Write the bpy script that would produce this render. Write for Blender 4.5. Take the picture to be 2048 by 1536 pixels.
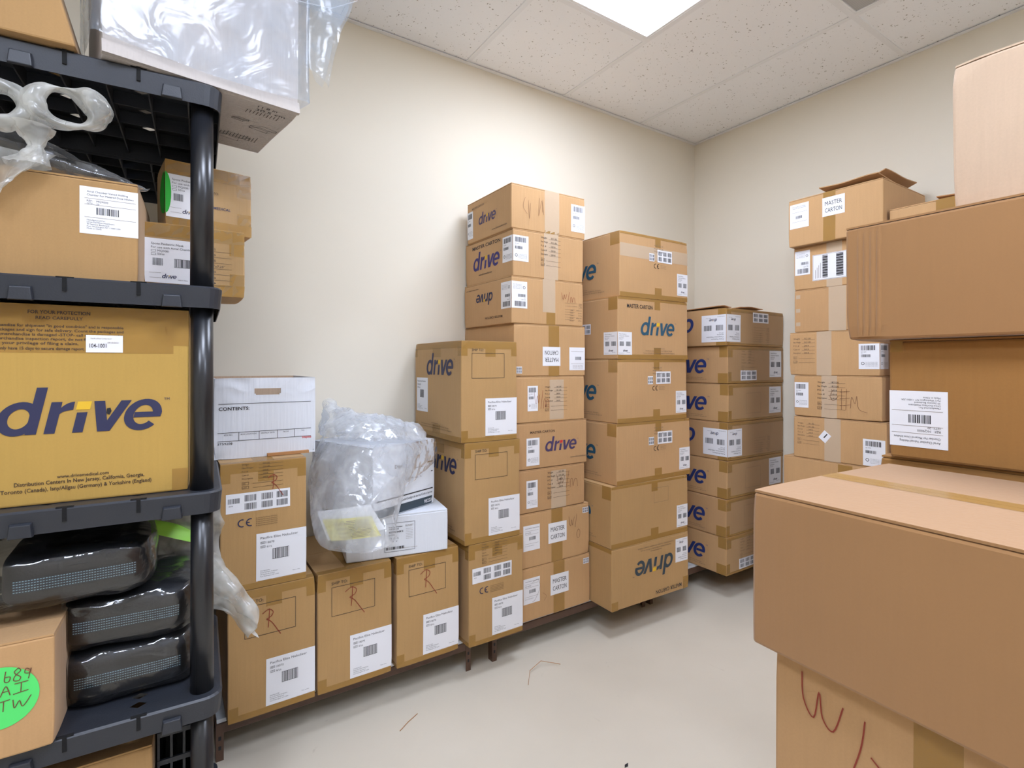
import bpy, bmesh, math, random
from mathutils import Vector, Matrix, noise, Euler

# ------------------------------------------------------------------ scene, camera, light
for o in list(bpy.data.objects): bpy.data.objects.remove(o)
S = bpy.context.scene
COL = S.collection
S.view_settings.view_transform = 'Standard'
S.view_settings.look = 'None'
S.view_settings.gamma = 1
S.view_settings.use_curve_mapping = False
S.view_settings.exposure = 0.12

EYE = 1.24          # camera height
CEIL = 2.74
cd = bpy.data.cameras.new('camera'); cam = bpy.data.objects.new('camera', cd); COL.objects.link(cam)
cd.sensor_width = 36; cd.lens = 1049/2048*36; cd.shift_y = -38/2048; cd.clip_start = 0.01
cam.location = (0, 0, EYE); cam.rotation_euler = (math.radians(90), 0, math.radians(-33.4))
S.camera = cam

w = bpy.data.worlds.new('world'); S.world = w; w.use_nodes = True
w.node_tree.nodes['Background'].inputs[0].default_value = (1, .97, .93, 1)
w.node_tree.nodes['Background'].inputs[1].default_value = 0.3
PANEL_POWER = 28.5   # emission of the recessed ceiling panels
PANELS = [(1.245, 1.074), (0.026, -.145), (1.245, -1.36), (-1.19, -.755)]  # last two are unseen fill panels, added to brighten box fronts and shelf

# ------------------------------------------------------------------ materials
def lin(c): return tuple(((x/255)/12.92 if x/255 <= .04045 else ((x/255+.055)/1.055)**2.4) for x in c)+(1,)
MATS = {}
def newmat(name):
    m = bpy.data.materials.new(name); m.use_nodes = True; MATS[name] = m
    return m, m.node_tree.nodes, m.node_tree.links, m.node_tree.nodes['Principled BSDF']
def flat(name, c, rough=.6, metal=0, spec=.5, noise_amt=0, scale=20, bump=0):
    m, n, l, b = newmat(name)
    b.inputs['Roughness'].default_value = rough; b.inputs['Metallic'].default_value = metal
    b.inputs['Specular IOR Level'].default_value = spec
    b.inputs['Base Color'].default_value = lin(c)
    if noise_amt or bump:
        tc = n.new('ShaderNodeTexCoord'); t = n.new('ShaderNodeTexNoise'); t.inputs['Scale'].default_value = scale
        t.inputs['Detail'].default_value = 5
        l.new(tc.outputs['Object'], t.inputs['Vector'])
        if noise_amt:
            mx = n.new('ShaderNodeMix'); mx.data_type = 'RGBA'
            mx.inputs['A'].default_value = lin([max(0, x*(1-noise_amt)) for x in c])
            mx.inputs['B'].default_value = lin([min(255, x*(1+noise_amt)) for x in c])
            l.new(t.outputs['Fac'], mx.inputs['Factor']); l.new(mx.outputs['Result'], b.inputs['Base Color'])
        if bump:
            bp = n.new('ShaderNodeBump'); bp.inputs['Strength'].default_value = bump; bp.inputs['Distance'].default_value = .002
            l.new(t.outputs['Fac'], bp.inputs['Height']); l.new(bp.outputs['Normal'], b.inputs['Normal'])
    return m
def cardboard(name, c, flute=.25, amt=.06, rough=.75, sheen=.12):
    """kraft board: cloudy tone, fine fibres, faint upright flutes"""
    m, n, l, b = newmat(name)
    b.inputs['Roughness'].default_value = rough; b.inputs['Specular IOR Level'].default_value = .3
    b.inputs['Sheen Weight'].default_value = sheen; b.inputs['Sheen Roughness'].default_value = .5
    tc = n.new('ShaderNodeTexCoord')
    t1 = n.new('ShaderNodeTexNoise'); t1.inputs['Scale'].default_value = 4; t1.inputs['Detail'].default_value = 3
    t2 = n.new('ShaderNodeTexNoise'); t2.inputs['Scale'].default_value = 260; t2.inputs['Detail'].default_value = 2
    mp = n.new('ShaderNodeMapping'); mp.inputs['Scale'].default_value = (1, 1, .06)
    t3 = n.new('ShaderNodeTexNoise'); t3.inputs['Scale'].default_value = 120; t3.inputs['Detail'].default_value = 1
    l.new(tc.outputs['Object'], t1.inputs['Vector']); l.new(tc.outputs['Object'], t2.inputs['Vector'])
    l.new(tc.outputs['Object'], mp.inputs['Vector']); l.new(mp.outputs['Vector'], t3.inputs['Vector'])
    a = n.new('ShaderNodeMath'); a.operation = 'MULTIPLY'; a.inputs[1].default_value = .55; l.new(t1.outputs['Fac'], a.inputs[0])
    d = n.new('ShaderNodeMath'); d.operation = 'MULTIPLY_ADD'; d.inputs[1].default_value = .25; l.new(t2.outputs['Fac'], d.inputs[0]); l.new(a.outputs[0], d.inputs[2])
    e = n.new('ShaderNodeMath'); e.operation = 'MULTIPLY_ADD'; e.inputs[1].default_value = .2; l.new(t3.outputs['Fac'], e.inputs[0]); l.new(d.outputs[0], e.inputs[2])
    mx = n.new('ShaderNodeMix'); mx.data_type = 'RGBA'
    mx.inputs['A'].default_value = lin([x*(1-amt*1.6) for x in c]); mx.inputs['B'].default_value = lin([min(255, x*(1+amt*1.6)) for x in c])
    l.new(e.outputs[0], mx.inputs['Factor']); l.new(mx.outputs['Result'], b.inputs['Base Color'])
    wv = n.new('ShaderNodeMath'); wv.operation = 'ADD'
    l.new(t3.outputs['Fac'], wv.inputs[0])
    t4 = n.new('ShaderNodeTexNoise'); t4.inputs['Scale'].default_value = 12; t4.inputs['Detail'].default_value = 2
    l.new(tc.outputs['Object'], t4.inputs['Vector']); l.new(t4.outputs['Fac'], wv.inputs[1])
    bp = n.new('ShaderNodeBump'); bp.inputs['Strength'].default_value = flute; bp.inputs['Distance'].default_value = .0025
    l.new(wv.outputs[0], bp.inputs['Height']); l.new(bp.outputs['Normal'], b.inputs['Normal'])
    return m
def film(name, tint=(235, 240, 245), haze=.22, rough=.16, gloss=.25, edge=.25, fres=.5):
    """clear polythene: see-through, hazy, with bright glints"""
    m, n, l, b = newmat(name)
    out = n['Material Output'] if 'Material Output' in n else n.new('ShaderNodeOutputMaterial')
    tr = n.new('ShaderNodeBsdfTransparent'); tr.inputs[0].default_value = lin((250, 251, 252))
    df = n.new('ShaderNodeBsdfTranslucent'); df.inputs[0].default_value = lin(tint)
    dd = n.new('ShaderNodeBsdfDiffuse'); dd.inputs[0].default_value = lin(tint)
    gl = n.new('ShaderNodeBsdfGlossy'); gl.inputs['Roughness'].default_value = rough; gl.inputs[0].default_value = (1, 1, 1, 1)
    tc = n.new('ShaderNodeTexCoord'); t = n.new('ShaderNodeTexNoise'); t.inputs['Scale'].default_value = 9
    t.inputs['Detail'].default_value = 3; t.inputs['Distortion'].default_value = 1.5
    l.new(tc.outputs['Object'], t.inputs['Vector'])
    bp = n.new('ShaderNodeBump'); bp.inputs['Strength'].default_value = .25; bp.inputs['Distance'].default_value = .02
    l.new(t.outputs['Fac'], bp.inputs['Height'])
    for s in (gl, dd): l.new(bp.outputs['Normal'], s.inputs['Normal'])
    m1 = n.new('ShaderNodeMixShader'); m1.inputs[0].default_value = .45; l.new(dd.outputs[0], m1.inputs[1]); l.new(df.outputs[0], m1.inputs[2])
    lw = n.new('ShaderNodeLayerWeight'); lw.inputs['Blend'].default_value = .3
    t2 = n.new('ShaderNodeTexNoise'); t2.inputs['Scale'].default_value = 13; t2.inputs['Detail'].default_value = 3; t2.inputs['Distortion'].default_value = .4
    l.new(tc.outputs['Object'], t2.inputs['Vector'])
    mr = n.new('ShaderNodeMapRange'); mr.inputs['From Min'].default_value = .38; mr.inputs['From Max'].default_value = .72; mr.inputs['To Min'].default_value = .6; mr.inputs['To Max'].default_value = 1.7
    l.new(t2.outputs['Fac'], mr.inputs['Value'])
    fa = n.new('ShaderNodeMath'); fa.operation = 'MULTIPLY_ADD'; fa.inputs[1].default_value = edge; fa.inputs[2].default_value = haze
    l.new(lw.outputs['Facing'], fa.inputs[0])
    mh = n.new('ShaderNodeMath'); mh.operation = 'MULTIPLY'; mh.use_clamp = True; l.new(fa.outputs[0], mh.inputs[0]); l.new(mr.outputs[0], mh.inputs[1])
    m2 = n.new('ShaderNodeMixShader'); l.new(mh.outputs[0], m2.inputs[0]); l.new(tr.outputs[0], m2.inputs[1]); l.new(m1.outputs[0], m2.inputs[2])
    fr = n.new('ShaderNodeFresnel'); fr.inputs['IOR'].default_value = 1.35; l.new(bp.outputs['Normal'], fr.inputs['Normal'])
    mg = n.new('ShaderNodeMath'); mg.operation = 'MULTIPLY_ADD'; mg.inputs[1].default_value = fres; mg.inputs[2].default_value = gloss*.12; mg.use_clamp = True
    l.new(fr.outputs[0], mg.inputs[0])
    m3 = n.new('ShaderNodeMixShader'); l.new(mg.outputs[0], m3.inputs[0]); l.new(m2.outputs[0], m3.inputs[1]); l.new(gl.outputs[0], m3.inputs[2])
    l.new(m3.outputs[0], out.inputs['Surface'])
    return m

K_YEL = cardboard('kraft_golden', (178, 141, 92))
K_TAN = cardboard('kraft_tan', (190, 150, 104))
K_MID = cardboard('kraft_brown', (184, 144, 100))
K_BIG = cardboard('kraft_plain', (156, 114, 70), flute=.12, amt=.03, sheen=.4)
K_GOLD = cardboard('kraft_mustard', (182, 146, 74), flute=.2, amt=.04)
K_DARK = cardboard('kraft_orange', (166, 130, 84))
K_DEEP = cardboard('kraft_deep', (152, 108, 56))
K_PALE = cardboard('kraft_pale', (196, 170, 144), flute=.5)
K_WHITE = cardboard('white_board', (218, 221, 227), flute=.35, amt=.02)
K_OLDW = cardboard('washed_board', (184, 176, 170), flute=.7, amt=.03)
K_RAW = cardboard('board_edge', (176, 128, 82))
def tape_mat(name, c, alpha, rough=.25):
    m = flat(name, c, rough, bump=.5, scale=35); m.node_tree.nodes['Principled BSDF'].inputs['Alpha'].default_value = alpha
    return m
TAPE = tape_mat('brown_tape', (176, 134, 66), .62)
TAPEC = tape_mat('clear_tape', (222, 200, 172), .62, .3)
PAPER = flat('label_paper', (232, 232, 236), .55)
INK = flat('black_ink', (38, 36, 40), .6)
GREYINK = flat('grey_ink', (110, 92, 74), .7)
BROWNINK = flat('printing_ink', (66, 50, 38), .7)
NAVY = flat('navy_ink', (40, 42, 76), .6)
PURPLE = flat('purple_ink', (72, 58, 96), .6)
VIOLET = flat('violet_ink', (48, 40, 110), .6)
TEAL = flat('teal_ink', (38, 84, 108), .6)
SLATE = flat('slate_ink', (52, 66, 76), .6)
BLUE = flat('blue_ink', (34, 52, 112), .6)
YELL = flat('yellow_ink', (224, 180, 40), .6)
RED = flat('red_marker', (140, 52, 34), .6)
REDP = flat('red_print', (205, 50, 50), .6)
BRN = flat('marker_brown', (110, 70, 50), .7)
GREEN = flat('green_sticker', (86, 226, 112), .5)
GREEN2 = flat('deep_green_sticker', (24, 172, 40), .5)
YPAPER = flat('yellow_paper', (226, 216, 130), .7)
BLACKP = flat('black_plastic', (42, 45, 52), .42, spec=.5, bump=.15, scale=300)
POSTP = flat('post_plastic', (28, 29, 33), .3, spec=.6, noise_amt=.1)
SLOT = flat('dark_slot', (8, 8, 10), .9)
CASE = flat('case_fabric', (24, 25, 30), .6, noise_amt=.2, scale=200, bump=.4)
CASEB = flat('case_mesh_band', (26, 40, 56), .6)
DOTS = flat('silver_dots', (165, 205, 222), .4)
BROWNM = flat('brown_painted_steel', (86, 62, 48), .45, noise_amt=.1)
DECK = flat('white_deck_board', (205, 208, 212), .6)
FILM = film('clear_film', haze=.08)
FILMD = film('clear_case_film', haze=.0, gloss=.35, edge=.04, rough=.13, fres=.9)
FILMB = film('bluish_film', tint=(205, 224, 244), haze=.14, gloss=.1, fres=.35)
FILMW = film('milky_film', tint=(240, 243, 247), haze=.26, gloss=.3, fres=.4)
FILMT = film('thick_film', tint=(232, 232, 226), haze=.46, gloss=.2, fres=.25, rough=.22)
FILMG = film('green_tinted_film', tint=(170, 240, 120), haze=.5)

# ------------------------------------------------------------------ mesh helpers
def link(name, me, parent=None, mats=(), loc=(0, 0, 0), rz=0, smooth=False):
    o = bpy.data.objects.new(name, me); COL.objects.link(o)
    for m in mats: me.materials.append(m)
    if parent is not None: o.parent = parent
    o.location = loc; o.rotation_euler = (0, 0, rz)
    if smooth:
        for p in me.polygons: p.use_smooth = True
    return o
def tag(o, label=None, cat=None, group=None, kind=None):
    if label: o['label'] = label
    if cat: o['category'] = cat
    if group: o['group'] = group
    if kind: o['kind'] = kind
    return o
def empty(name, loc, rz=0):
    o = bpy.data.objects.new(name, None); COL.objects.link(o); o.location = loc; o.rotation_euler = (0, 0, rz)
    o.empty_display_size = .05
    return o
class MB:
    """collects geometry for ONE mesh object, several materials allowed"""
    def __init__(s): s.v = []; s.f = []; s.mi = []; s.mats = []
    def mat(s, m):
        if m not in s.mats: s.mats.append(m)
        return s.mats.index(m)
    def add(s, vs, fs, m):
        o = len(s.v); k = s.mat(m)
        s.v += [tuple(v) for v in vs]; s.f += [tuple(i+o for i in f) for f in fs]; s.mi += [k]*len(fs)
    def box(s, a, b, m, skew=None):
        x0, y0, z0 = a; x1, y1, z1 = b
        v = [(x0, y0, z0), (x1, y0, z0), (x1, y1, z0), (x0, y1, z0), (x0, y0, z1), (x1, y0, z1), (x1, y1, z1), (x0, y1, z1)]
        s.add(v, [(3, 2, 1, 0), (4, 5, 6, 7), (0, 1, 5, 4), (1, 2, 6, 5), (2, 3, 7, 6), (3, 0, 4, 7)], m)
    def prism(s, poly, z0, z1, m):
        n = len(poly)
        s.add([(x, y, z0) for x, y in poly]+[(x, y, z1) for x, y in poly],
              [tuple(reversed(range(n))), tuple(range(n, 2*n))]+[(i, (i+1) % n, n+(i+1) % n, n+i) for i in range(n)], m)
    def build(s, name, parent=None, bevel=0, smooth=False, seg=2, **k):
        me = bpy.data.meshes.new(name); me.from_pydata(s.v, [], s.f)
        for m in s.mats: me.materials.append(m)
        me.polygons.foreach_set('material_index', s.mi); me.update()
        o = link(name, me, parent, **k)
        if smooth:
            for p in me.polygons: p.use_smooth = True
        if bevel:
            b = o.modifiers.new('bevel', 'BEVEL'); b.width = bevel; b.segments = seg; b.limit_method = 'ANGLE'; b.angle_limit = math.radians(50)
        return o

# ------------------------------------------------------------------ flat printing: 2D shapes
TXT = {}
def text2d(s, shear=0, bold=0):
    key = (s, shear, bold)
    if key in TXT: return TXT[key]
    c = bpy.data.curves.new('t', 'FONT'); c.body = s; c.size = 1; c.shear = shear; c.offset = bold; c.resolution_u = 2; c.fill_mode = 'FRONT'
    o = bpy.data.objects.new('t', c); COL.objects.link(o)
    dg = bpy.context.evaluated_depsgraph_get(); dg.update()
    me = bpy.data.meshes.new_from_object(o.evaluated_get(dg))
    v = [(p.co.x, p.co.y) for p in me.vertices]; f = [tuple(p.vertices) for p in me.polygons]
    bpy.data.objects.remove(o); bpy.data.curves.remove(c); bpy.data.meshes.remove(me)
    x0 = min(p[0] for p in v); x1 = max(p[0] for p in v); y0 = min(p[1] for p in v); y1 = max(p[1] for p in v)
    TXT[key] = (v, f, x0, x1, y0, y1); return TXT[key]
def stroke2d(pts, th, closed=False):
    n = len(pts); v = []; f = []
    for i, (x, y) in enumerate(pts):
        a = pts[(i-1) % n] if (closed or i > 0) else pts[i]; b = pts[(i+1) % n] if (closed or i < n-1) else pts[i]
        dx, dy = b[0]-a[0], b[1]-a[1]; L = math.hypot(dx, dy) or 1; nx, ny = -dy/L*th/2, dx/L*th/2
        v += [(x+nx, y+ny), (x-nx, y-ny)]
    for i in range(n if closed else n-1):
        j = (i+1) % n; f.append((2*i, 2*i+1, 2*j+1, 2*j))
    return v, f
def smooth2d(pts, k=5):
    out = []
    P = [pts[0]]+list(pts)+[pts[-1]]
    for i in range(1, len(P)-2):
        p0, p1, p2, p3 = P[i-1:i+3]
        for j in range(k):
            t = j/k
            out.append(tuple(.5*((2*p1[a])+(-p0[a]+p2[a])*t+(2*p0[a]-5*p1[a]+4*p2[a]-p3[a])*t*t+(-p0[a]+3*p1[a]-3*p2[a]+p3[a])*t**3) for a in (0, 1)))
    out.append(tuple(pts[-1])); return out
def arc(cx, cy, rx, ry, a0, a1, n=20):
    return [(cx+rx*math.cos(math.radians(a0+(a1-a0)*i/n)), cy+ry*math.sin(math.radians(a0+(a1-a0)*i/n))) for i in range(n+1)]
def ring_part(cx, cy, ro, ri, a0, a1, n=22):
    o = arc(cx, cy, ro[0], ro[1], a0, a1, n); i = arc(cx, cy, ri[0], ri[1], a0, a1, n)
    return o+i, [(k, k+1, n+2+k, n+1+k) for k in range(n)]
def logo_shapes():
    """the slanted lower-case word drive, box 0..2.93 by 0..1; list of (verts, faces, is_dot)"""
    L = []
    q = lambda *p: L.append((list(p), [tuple(range(len(p)))], False))
    L.append((*ring_part(.34, .34, (.34, .36), (.17, .21), 0, 360, 32), False))           # d bowl
    q((.50, 0), (.68, 0), (.68, 1), (.50, 1))
    q((.80, 0), (.98, 0), (.98, .68), (.80, .68))                                           # r
    L.append((*ring_part(1.2, .40, (.26, .28), (.22, .10), 92, 185, 12), False))
    q((1.27, 0), (1.45, 0), (1.45, .44), (1.27, .44))                                      # i
    L.append(([(1.24, .50), (1.48, .50), (1.48, .68), (1.24, .68)], [(0, 1, 2, 3)], True))
    q((1.52, .68), (1.71, .68), (1.83, .24), (1.86, 0), (1.70, 0))                           # v
    q((1.86, 0), (1.83, .24), (2.00, .68), (2.19, .68), (1.92, 0))
    L.append((*ring_part(2.47, .34, (.35, .36), (.18, .22), 0, 318, 30), False))           # e
    q((2.30, .28), (2.81, .28), (2.82, .40), (2.30, .40))
    return [([(x+.20*y-.03, y) for x, y in v], f, d) for v, f, d in L]
LOGO = logo_shapes()

class Carton:
    """a carton: body, two top flaps, and printed / stuck parts on its faces.
    faces: F = -Y side, L = -X side, T = top, B = underside, R = +X side; s runs left to right, t upwards as seen from outside"""
    def __init__(s, name, label, x, y, z, w, d, h, yaw=0, mat=K_TAN, seed=0, group=None, cat='box', crush=.004, warp=.0012,
                 seam='x', lean=(0, 0), flaps=True, round_=.004, anchor='near'):
        s.w, s.d, s.h = w, d, h; s.mat = mat; s.seed = seed; s.amp = warp; s.lean = lean
        s.rnd = random.Random(seed*7+3); s.k = [s.rnd.random()**2*crush for _ in range(8)]
        s.parts = {}; yr = math.radians(yaw)
        s.root = empty(name, (x, y, z), yr)     # origin = lower corner at -X,-Y (front-left)
        tag(s.root, label, cat, group)
        s.cut = 0
        g = .004 if flaps else 0
        bm = bmesh.new(); N = 8
        def face(org, e1, e2):
            vs = [[bm.verts.new(Vector(org)+Vector(e1)*i/N+Vector(e2)*j/N) for j in range(N+1)] for i in range(N+1)]
            for i in range(N):
                for j in range(N): bm.faces.new((vs[i][j], vs[i+1][j], vs[i+1][j+1], vs[i][j+1]))
        H = h-g
        face((0, 0, 0), (w, 0, 0), (0, 0, H)); face((w, 0, 0), (0, d, 0), (0, 0, H)); face((w, d, 0), (-w, 0, 0), (0, 0, H)); face((0, d, 0), (0, -d, 0), (0, 0, H))
        face((0, 0, H), (w, 0, 0), (0, d, 0)); face((0, d, 0), (w, 0, 0), (0, -d, 0))
        bmesh.ops.remove_doubles(bm, verts=bm.verts, dist=1e-5)
        for v in bm.verts: v.co = s.warpf(v.co)
        me = bpy.data.meshes.new('body'); bm.to_mesh(me); bm.free()
        o = link('body', me, s.root, [mat]); b = o.modifiers.new('bevel', 'BEVEL'); b.width = round_; b.segments = 2; b.limit_method = 'ANGLE'; b.angle_limit = math.radians(50)
        s.body = o
        if flaps:
            e = .001
            R = [((e, e), (w-e, d/2-.001)), ((e, d/2+.001), (w-e, d-e))] if seam == 'x' else [((e, e), (w/2-.001, d-e)), ((w/2+.001, e), (w-e, d-e))]
            for (a, c) in R:
                m = MB(); n = 6
                vs = []; fs = []
                for zz in (H+.0003, h):
                    for i in range(n+1):
                        for j in range(n+1):
                            p = s.warpf(Vector((a[0]+(c[0]-a[0])*i/n, a[1]+(c[1]-a[1])*j/n, zz))); vs.append(p)
                M = (n+1)**2
                for i in range(n):
                    for j in range(n):
                        q = i*(n+1)+j; fs += [(M+q, M+q+n+1, M+q+n+2, M+q+1), (q, q+1, q+n+2, q+n+1)]
                per = [i*(n+1) for i in range(n+1)]+[n*(n+1)+j for j in range(1, n+1)]+[i*(n+1)+n for i in range(n-1, -1, -1)]+[j for j in range(n-1, 0, -1)]
                for i in range(len(per)):
                    p, q = per[i], per[(i+1) % len(per)]; fs.append((p, q, M+q, M+p))
                m.add(vs, fs, mat); m.build('top_flap', s.root)
    def warpf(s, p):
        p = Vector(p); w, d, h = s.w, s.d, s.h
        n = noise.noise_vector(Vector((p.x*4.3+s.seed*3.1, p.y*4.3+s.seed*1.7, p.z*4.3+s.seed)))*s.amp
        n.z *= .3
        for i in range(8):
            c = Vector((w*(i & 1), d*(i >> 1 & 1), h*(i >> 2 & 1))); r = (p-c).length
            if r < .06:
                q = (1-r/.06)**2*s.k[i]; n += Vector((-1 if i & 1 else 1, -1 if i >> 1 & 1 else 1, (-.35 if i >> 2 & 1 else .35)))*q
        q = p+n
        q.x += s.lean[0]*p.z; q.y += s.lean[1]*p.z
        return q
    def P(s, f, a, t, off):
        w, d, h = s.w, s.d, s.h
        if f == 'F': return s.warpf((a, 0, t))+Vector((0, -off, 0))
        if f == 'L': return s.warpf((0, d-a, t))+Vector((-off, 0, 0))
        if f == 'R': return s.warpf((w, a, t))+Vector((off, 0, 0))
        if f == 'T': return s.warpf((a, t, h))+Vector((0, 0, off))
        if f == 'B': return s.warpf((a, d-t, 0))+Vector((0, 0, -off))
    def size(s, f): return {'F': (s.w, s.h), 'L': (s.d, s.h), 'R': (s.d, s.h), 'T': (s.w, s.d), 'B': (s.w, s.d)}[f]
    def part(s, name, label=None):
        m = MB(); m.pname = name; s.parts[len(s.parts)] = m; m.plabel = label; return m
    def put(s, m, f, vs, fs, mat, off):
        m.add([s.P(f, a, t, off) for a, t in vs], fs, mat)
    def rect(s, m, f, x0, y0, x1, y1, mat, off=.0008, step=.03):
        nx = max(1, math.ceil((x1-x0)/step)); ny = max(1, math.ceil((y1-y0)/step)); vs = []; fs = []
        for i in range(nx+1):
            for j in range(ny+1): vs.append((x0+(x1-x0)*i/nx, y0+(y1-y0)*j/ny))
        for i in range(nx):
            for j in range(ny): q = i*(ny+1)+j; fs.append((q, q+ny+1, q+ny+2, q+1))
        s.put(m, f, vs, fs, mat, off)
    def finish(s):
        for m in s.parts.values():
            if m.v:
                o = m.build(m.pname, s.root)
                if m.plabel: o['label'] = m.plabel
        return s

class Pen:
    """draws on one face inside a frame (x0,y0)-(x0+w,y0+h); turn=2 means upside down"""
    def __init__(s, c, m, f, x0, y0, w, h, turn=0, off=.0011):
        s.c, s.m, s.f, s.x0, s.y0, s.w, s.h, s.turn, s.off = c, m, f, x0, y0, w, h, turn, off
    def tr(s, p):
        x, y = p
        if s.turn == 2: x, y = s.w-x, s.h-y
        return (s.x0+x, s.y0+y)
    def shape(s, vs, fs, mat, off=None): s.c.put(s.m, s.f, [s.tr(p) for p in vs], fs, mat, off or s.off)
    def rect(s, x0, y0, x1, y1, mat, off=None):
        if max(x1-x0, y1-y0) > .04:
            a = s.tr((x0, y0)); b = s.tr((x1, y1))
            s.c.rect(s.m, s.f, min(a[0], b[0]), min(a[1], b[1]), max(a[0], b[0]), max(a[1], b[1]), mat, off or s.off)
        else: s.shape([(x0, y0), (x1, y0), (x1, y1), (x0, y1)], [(0, 1, 2, 3)], mat, off)
    def text(s, t, x, y, h, mat=INK, width=None, shear=0, bold=0, align='l'):
        v, f, a, b, c, d = text2d(t, shear, bold); k = h/.7; kx = k
        if width: kx = width/(b-a)
        W = (b-a)*kx
        if align == 'c': x -= W/2
        if align == 'r': x -= W
        s.shape([(x+(p-a)*kx, y+q*k) for p, q in v], f, mat)
    def barcode(s, x0, y0, x1, y1, mat=INK, seed=1):
        r = random.Random(seed); x = x0; u = (x1-x0)/42
        while x < x1-u:
            bw = u*r.choice((1, 1, 1.6, 2.4)); s.shape([(x, y0), (min(x+bw, x1), y0), (min(x+bw, x1), y1), (x, y1)], [(0, 1, 2, 3)], mat); x += bw+u*r.choice((.8, 1.2, 1.8))
    def lines(s, x0, x1, ys, mat, th=.0008):
        for y in ys: s.shape([(x0, y), (x1, y), (x1, y+th), (x0, y+th)], [(0, 1, 2, 3)], mat)
    def frame(s, x0, y0, x1, y1, mat, th=.0012):
        v, f = stroke2d([(x0, y0), (x1, y0), (x1, y1), (x0, y1)], th, True)
        for q in ((x0, y0, x1, y0+th), (x0, y1-th, x1, y1), (x0, y0, x0+th, y1), (x1-th, y0, x1, y1)): s.rect(q[0], q[1], q[2], q[3], mat)
    def pen(s, strokes, mat, th=.0022, sm=True):
        for st in strokes:
            v, f = stroke2d(smooth2d(st) if sm else st, th); s.shape(v, f, mat, s.off+.0005)
    def logo(s, x, y, w, col, dot=YELL, h=None):
        k = w/2.98; ky = (h or w/2.93)
        for v, f, isdot in LOGO: s.shape([(x+a*k, y+b*ky) for a, b in v], f, dot if isdot else col)
        if w > .06: s.text('TM', x+w*.975, y+ky*.66, ky*.06, col)

def logo(c, f, x, y, w, col, turn=0, dot=YELL, h=None):
    m = c.part('printed_logo'); H = h or w/2.93
    Pen(c, m, f, x, y, w, H, turn).logo(0, 0, w, col, dot, H)
def tapes(c, items, mat=TAPE, off=.0005, label=None):
    cl = []
    for it in items:
        hit = [g for g in cl if any(q[0] == it[0] and q[1] <= it[3]+.002 and it[1] <= q[3]+.002 and q[2] <= it[4]+.002 and it[2] <= q[4]+.002 for q in g)]
        new = [it]
        for g in hit: new = g+new; cl.remove(g)
        cl.append(new)
    for g in cl:
        m = c.part('packing_tape', label)
        for (f, x0, y0, x1, y1) in g: c.rect(m, f, x0, y0, x1, y1, mat, off)
def edge_tape(c, top=True, bottom=True, b=.03, tab=.03, faces='FL'):
    """brown tape folded over the top and bottom edges with short tabs"""
    it = []
    for f in faces:
        W, H = c.size(f); r = random.Random(c.seed+ord(f))
        if top:
            it.append((f, 0.001, H-b*r.uniform(.8, 1.1), W-.001, H-.002))
            it.append((f, 0.001, H-b-tab, .028, H-b*.8)); it.append((f, W-.028, H-b-tab, W-.001, H-b*.8))
            it.append((f, W*.42, H-b-tab*1.1, W*.60, H-b*.8))
        if bottom:
            it.append((f, 0.001, .001, W-.001, b*r.uniform(.5, .8)))
            it.append((f, W*.42, b*.5, W*.58, b+tab*.8)); it.append((f, 0.001, b*.5, .03, b+tab*.6))
    tapes(c, it)

def ajar(c, x0, x1, y0, y1, z0, z1, axis='y', t=.004, mat=None):
    """a top flap standing slightly open: hinge at (x0/y0) height z0 above the top, free edge at z1"""
    m = c.part('raised_flap'); h = c.h; n = 6; vs = []; fs = []
    for k in (0, 1):
        for i in range(n+1):
            f = i/n
            for j in range(n+1):
                g = j/n; x = x0+(x1-x0)*(f if axis == 'y' else g); y = y0+(y1-y0)*(g if axis == 'y' else f)
                wob = .003*math.sin(f*7+c.seed)*g
                vs.append((x, y, h+.0008+z0+(z1-z0)*g+wob+k*t))
    M = (n+1)**2
    for i in range(n):
        for j in range(n): q = i*(n+1)+j; fs += [(M+q, M+q+n+1, M+q+n+2, M+q+1), (q, q+1, q+n+2, q+n+1)]
    per = [i*(n+1) for i in range(n+1)]+[n*(n+1)+j for j in range(1, n+1)]+[i*(n+1)+n for i in range(n-1, -1, -1)]+[j for j in range(n-1, 0, -1)]
    for i in range(len(per)): p, q = per[i], per[(i+1) % len(per)]; fs.append((p, q, M+q, M+p))
    m.add(vs, fs, mat or c.mat)
# label designs ------------------------------------------------------
def lab_nebulizer(c, f, x, y, w=.15, h=.15, turn=0):
    m = c.part('shipping_label'); p = Pen(c, m, f, x, y, w, h, turn)
    p.rect(0, 0, w, h, PAPER, .0008); k = h/.15; q = w/.15
    p.text('Pacifica Elite Nebulizer', .012*q, .131*k, .0075*k, width=.112*q)
    p.frame(.012*q, .116*k, .026*q, .123*k, INK, .0008); p.text('REF', .014*q, .1172*k, .0045*k, width=.010*q)
    p.text('18070', .030*q, .1155*k, .0068*k)
    p.frame(.012*q, .103*k, .026*q, .110*k, INK, .0008); p.text('QTY', .014*q, .1042*k, .0045*k, width=.010*q)
    p.text('6/cs', .030*q, .1025*k, .0068*k)
    p.frame(.047*q, .062*k, .096*q, .096*k, INK, .001); p.barcode(.049*q, .062*k, .095*q, .096*k, seed=4)
    for i, t in enumerate(['Distributed By:', 'Drive DeVilbiss Healthcare', '99 Seaview Boulevard', 'Port Washington, NY 11050']):
        p.text(t, .012*q, (.029-.006*i)*k, .0033*k)
    p.text('Made in China', .108*q, .013*k, .0028*k)
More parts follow.
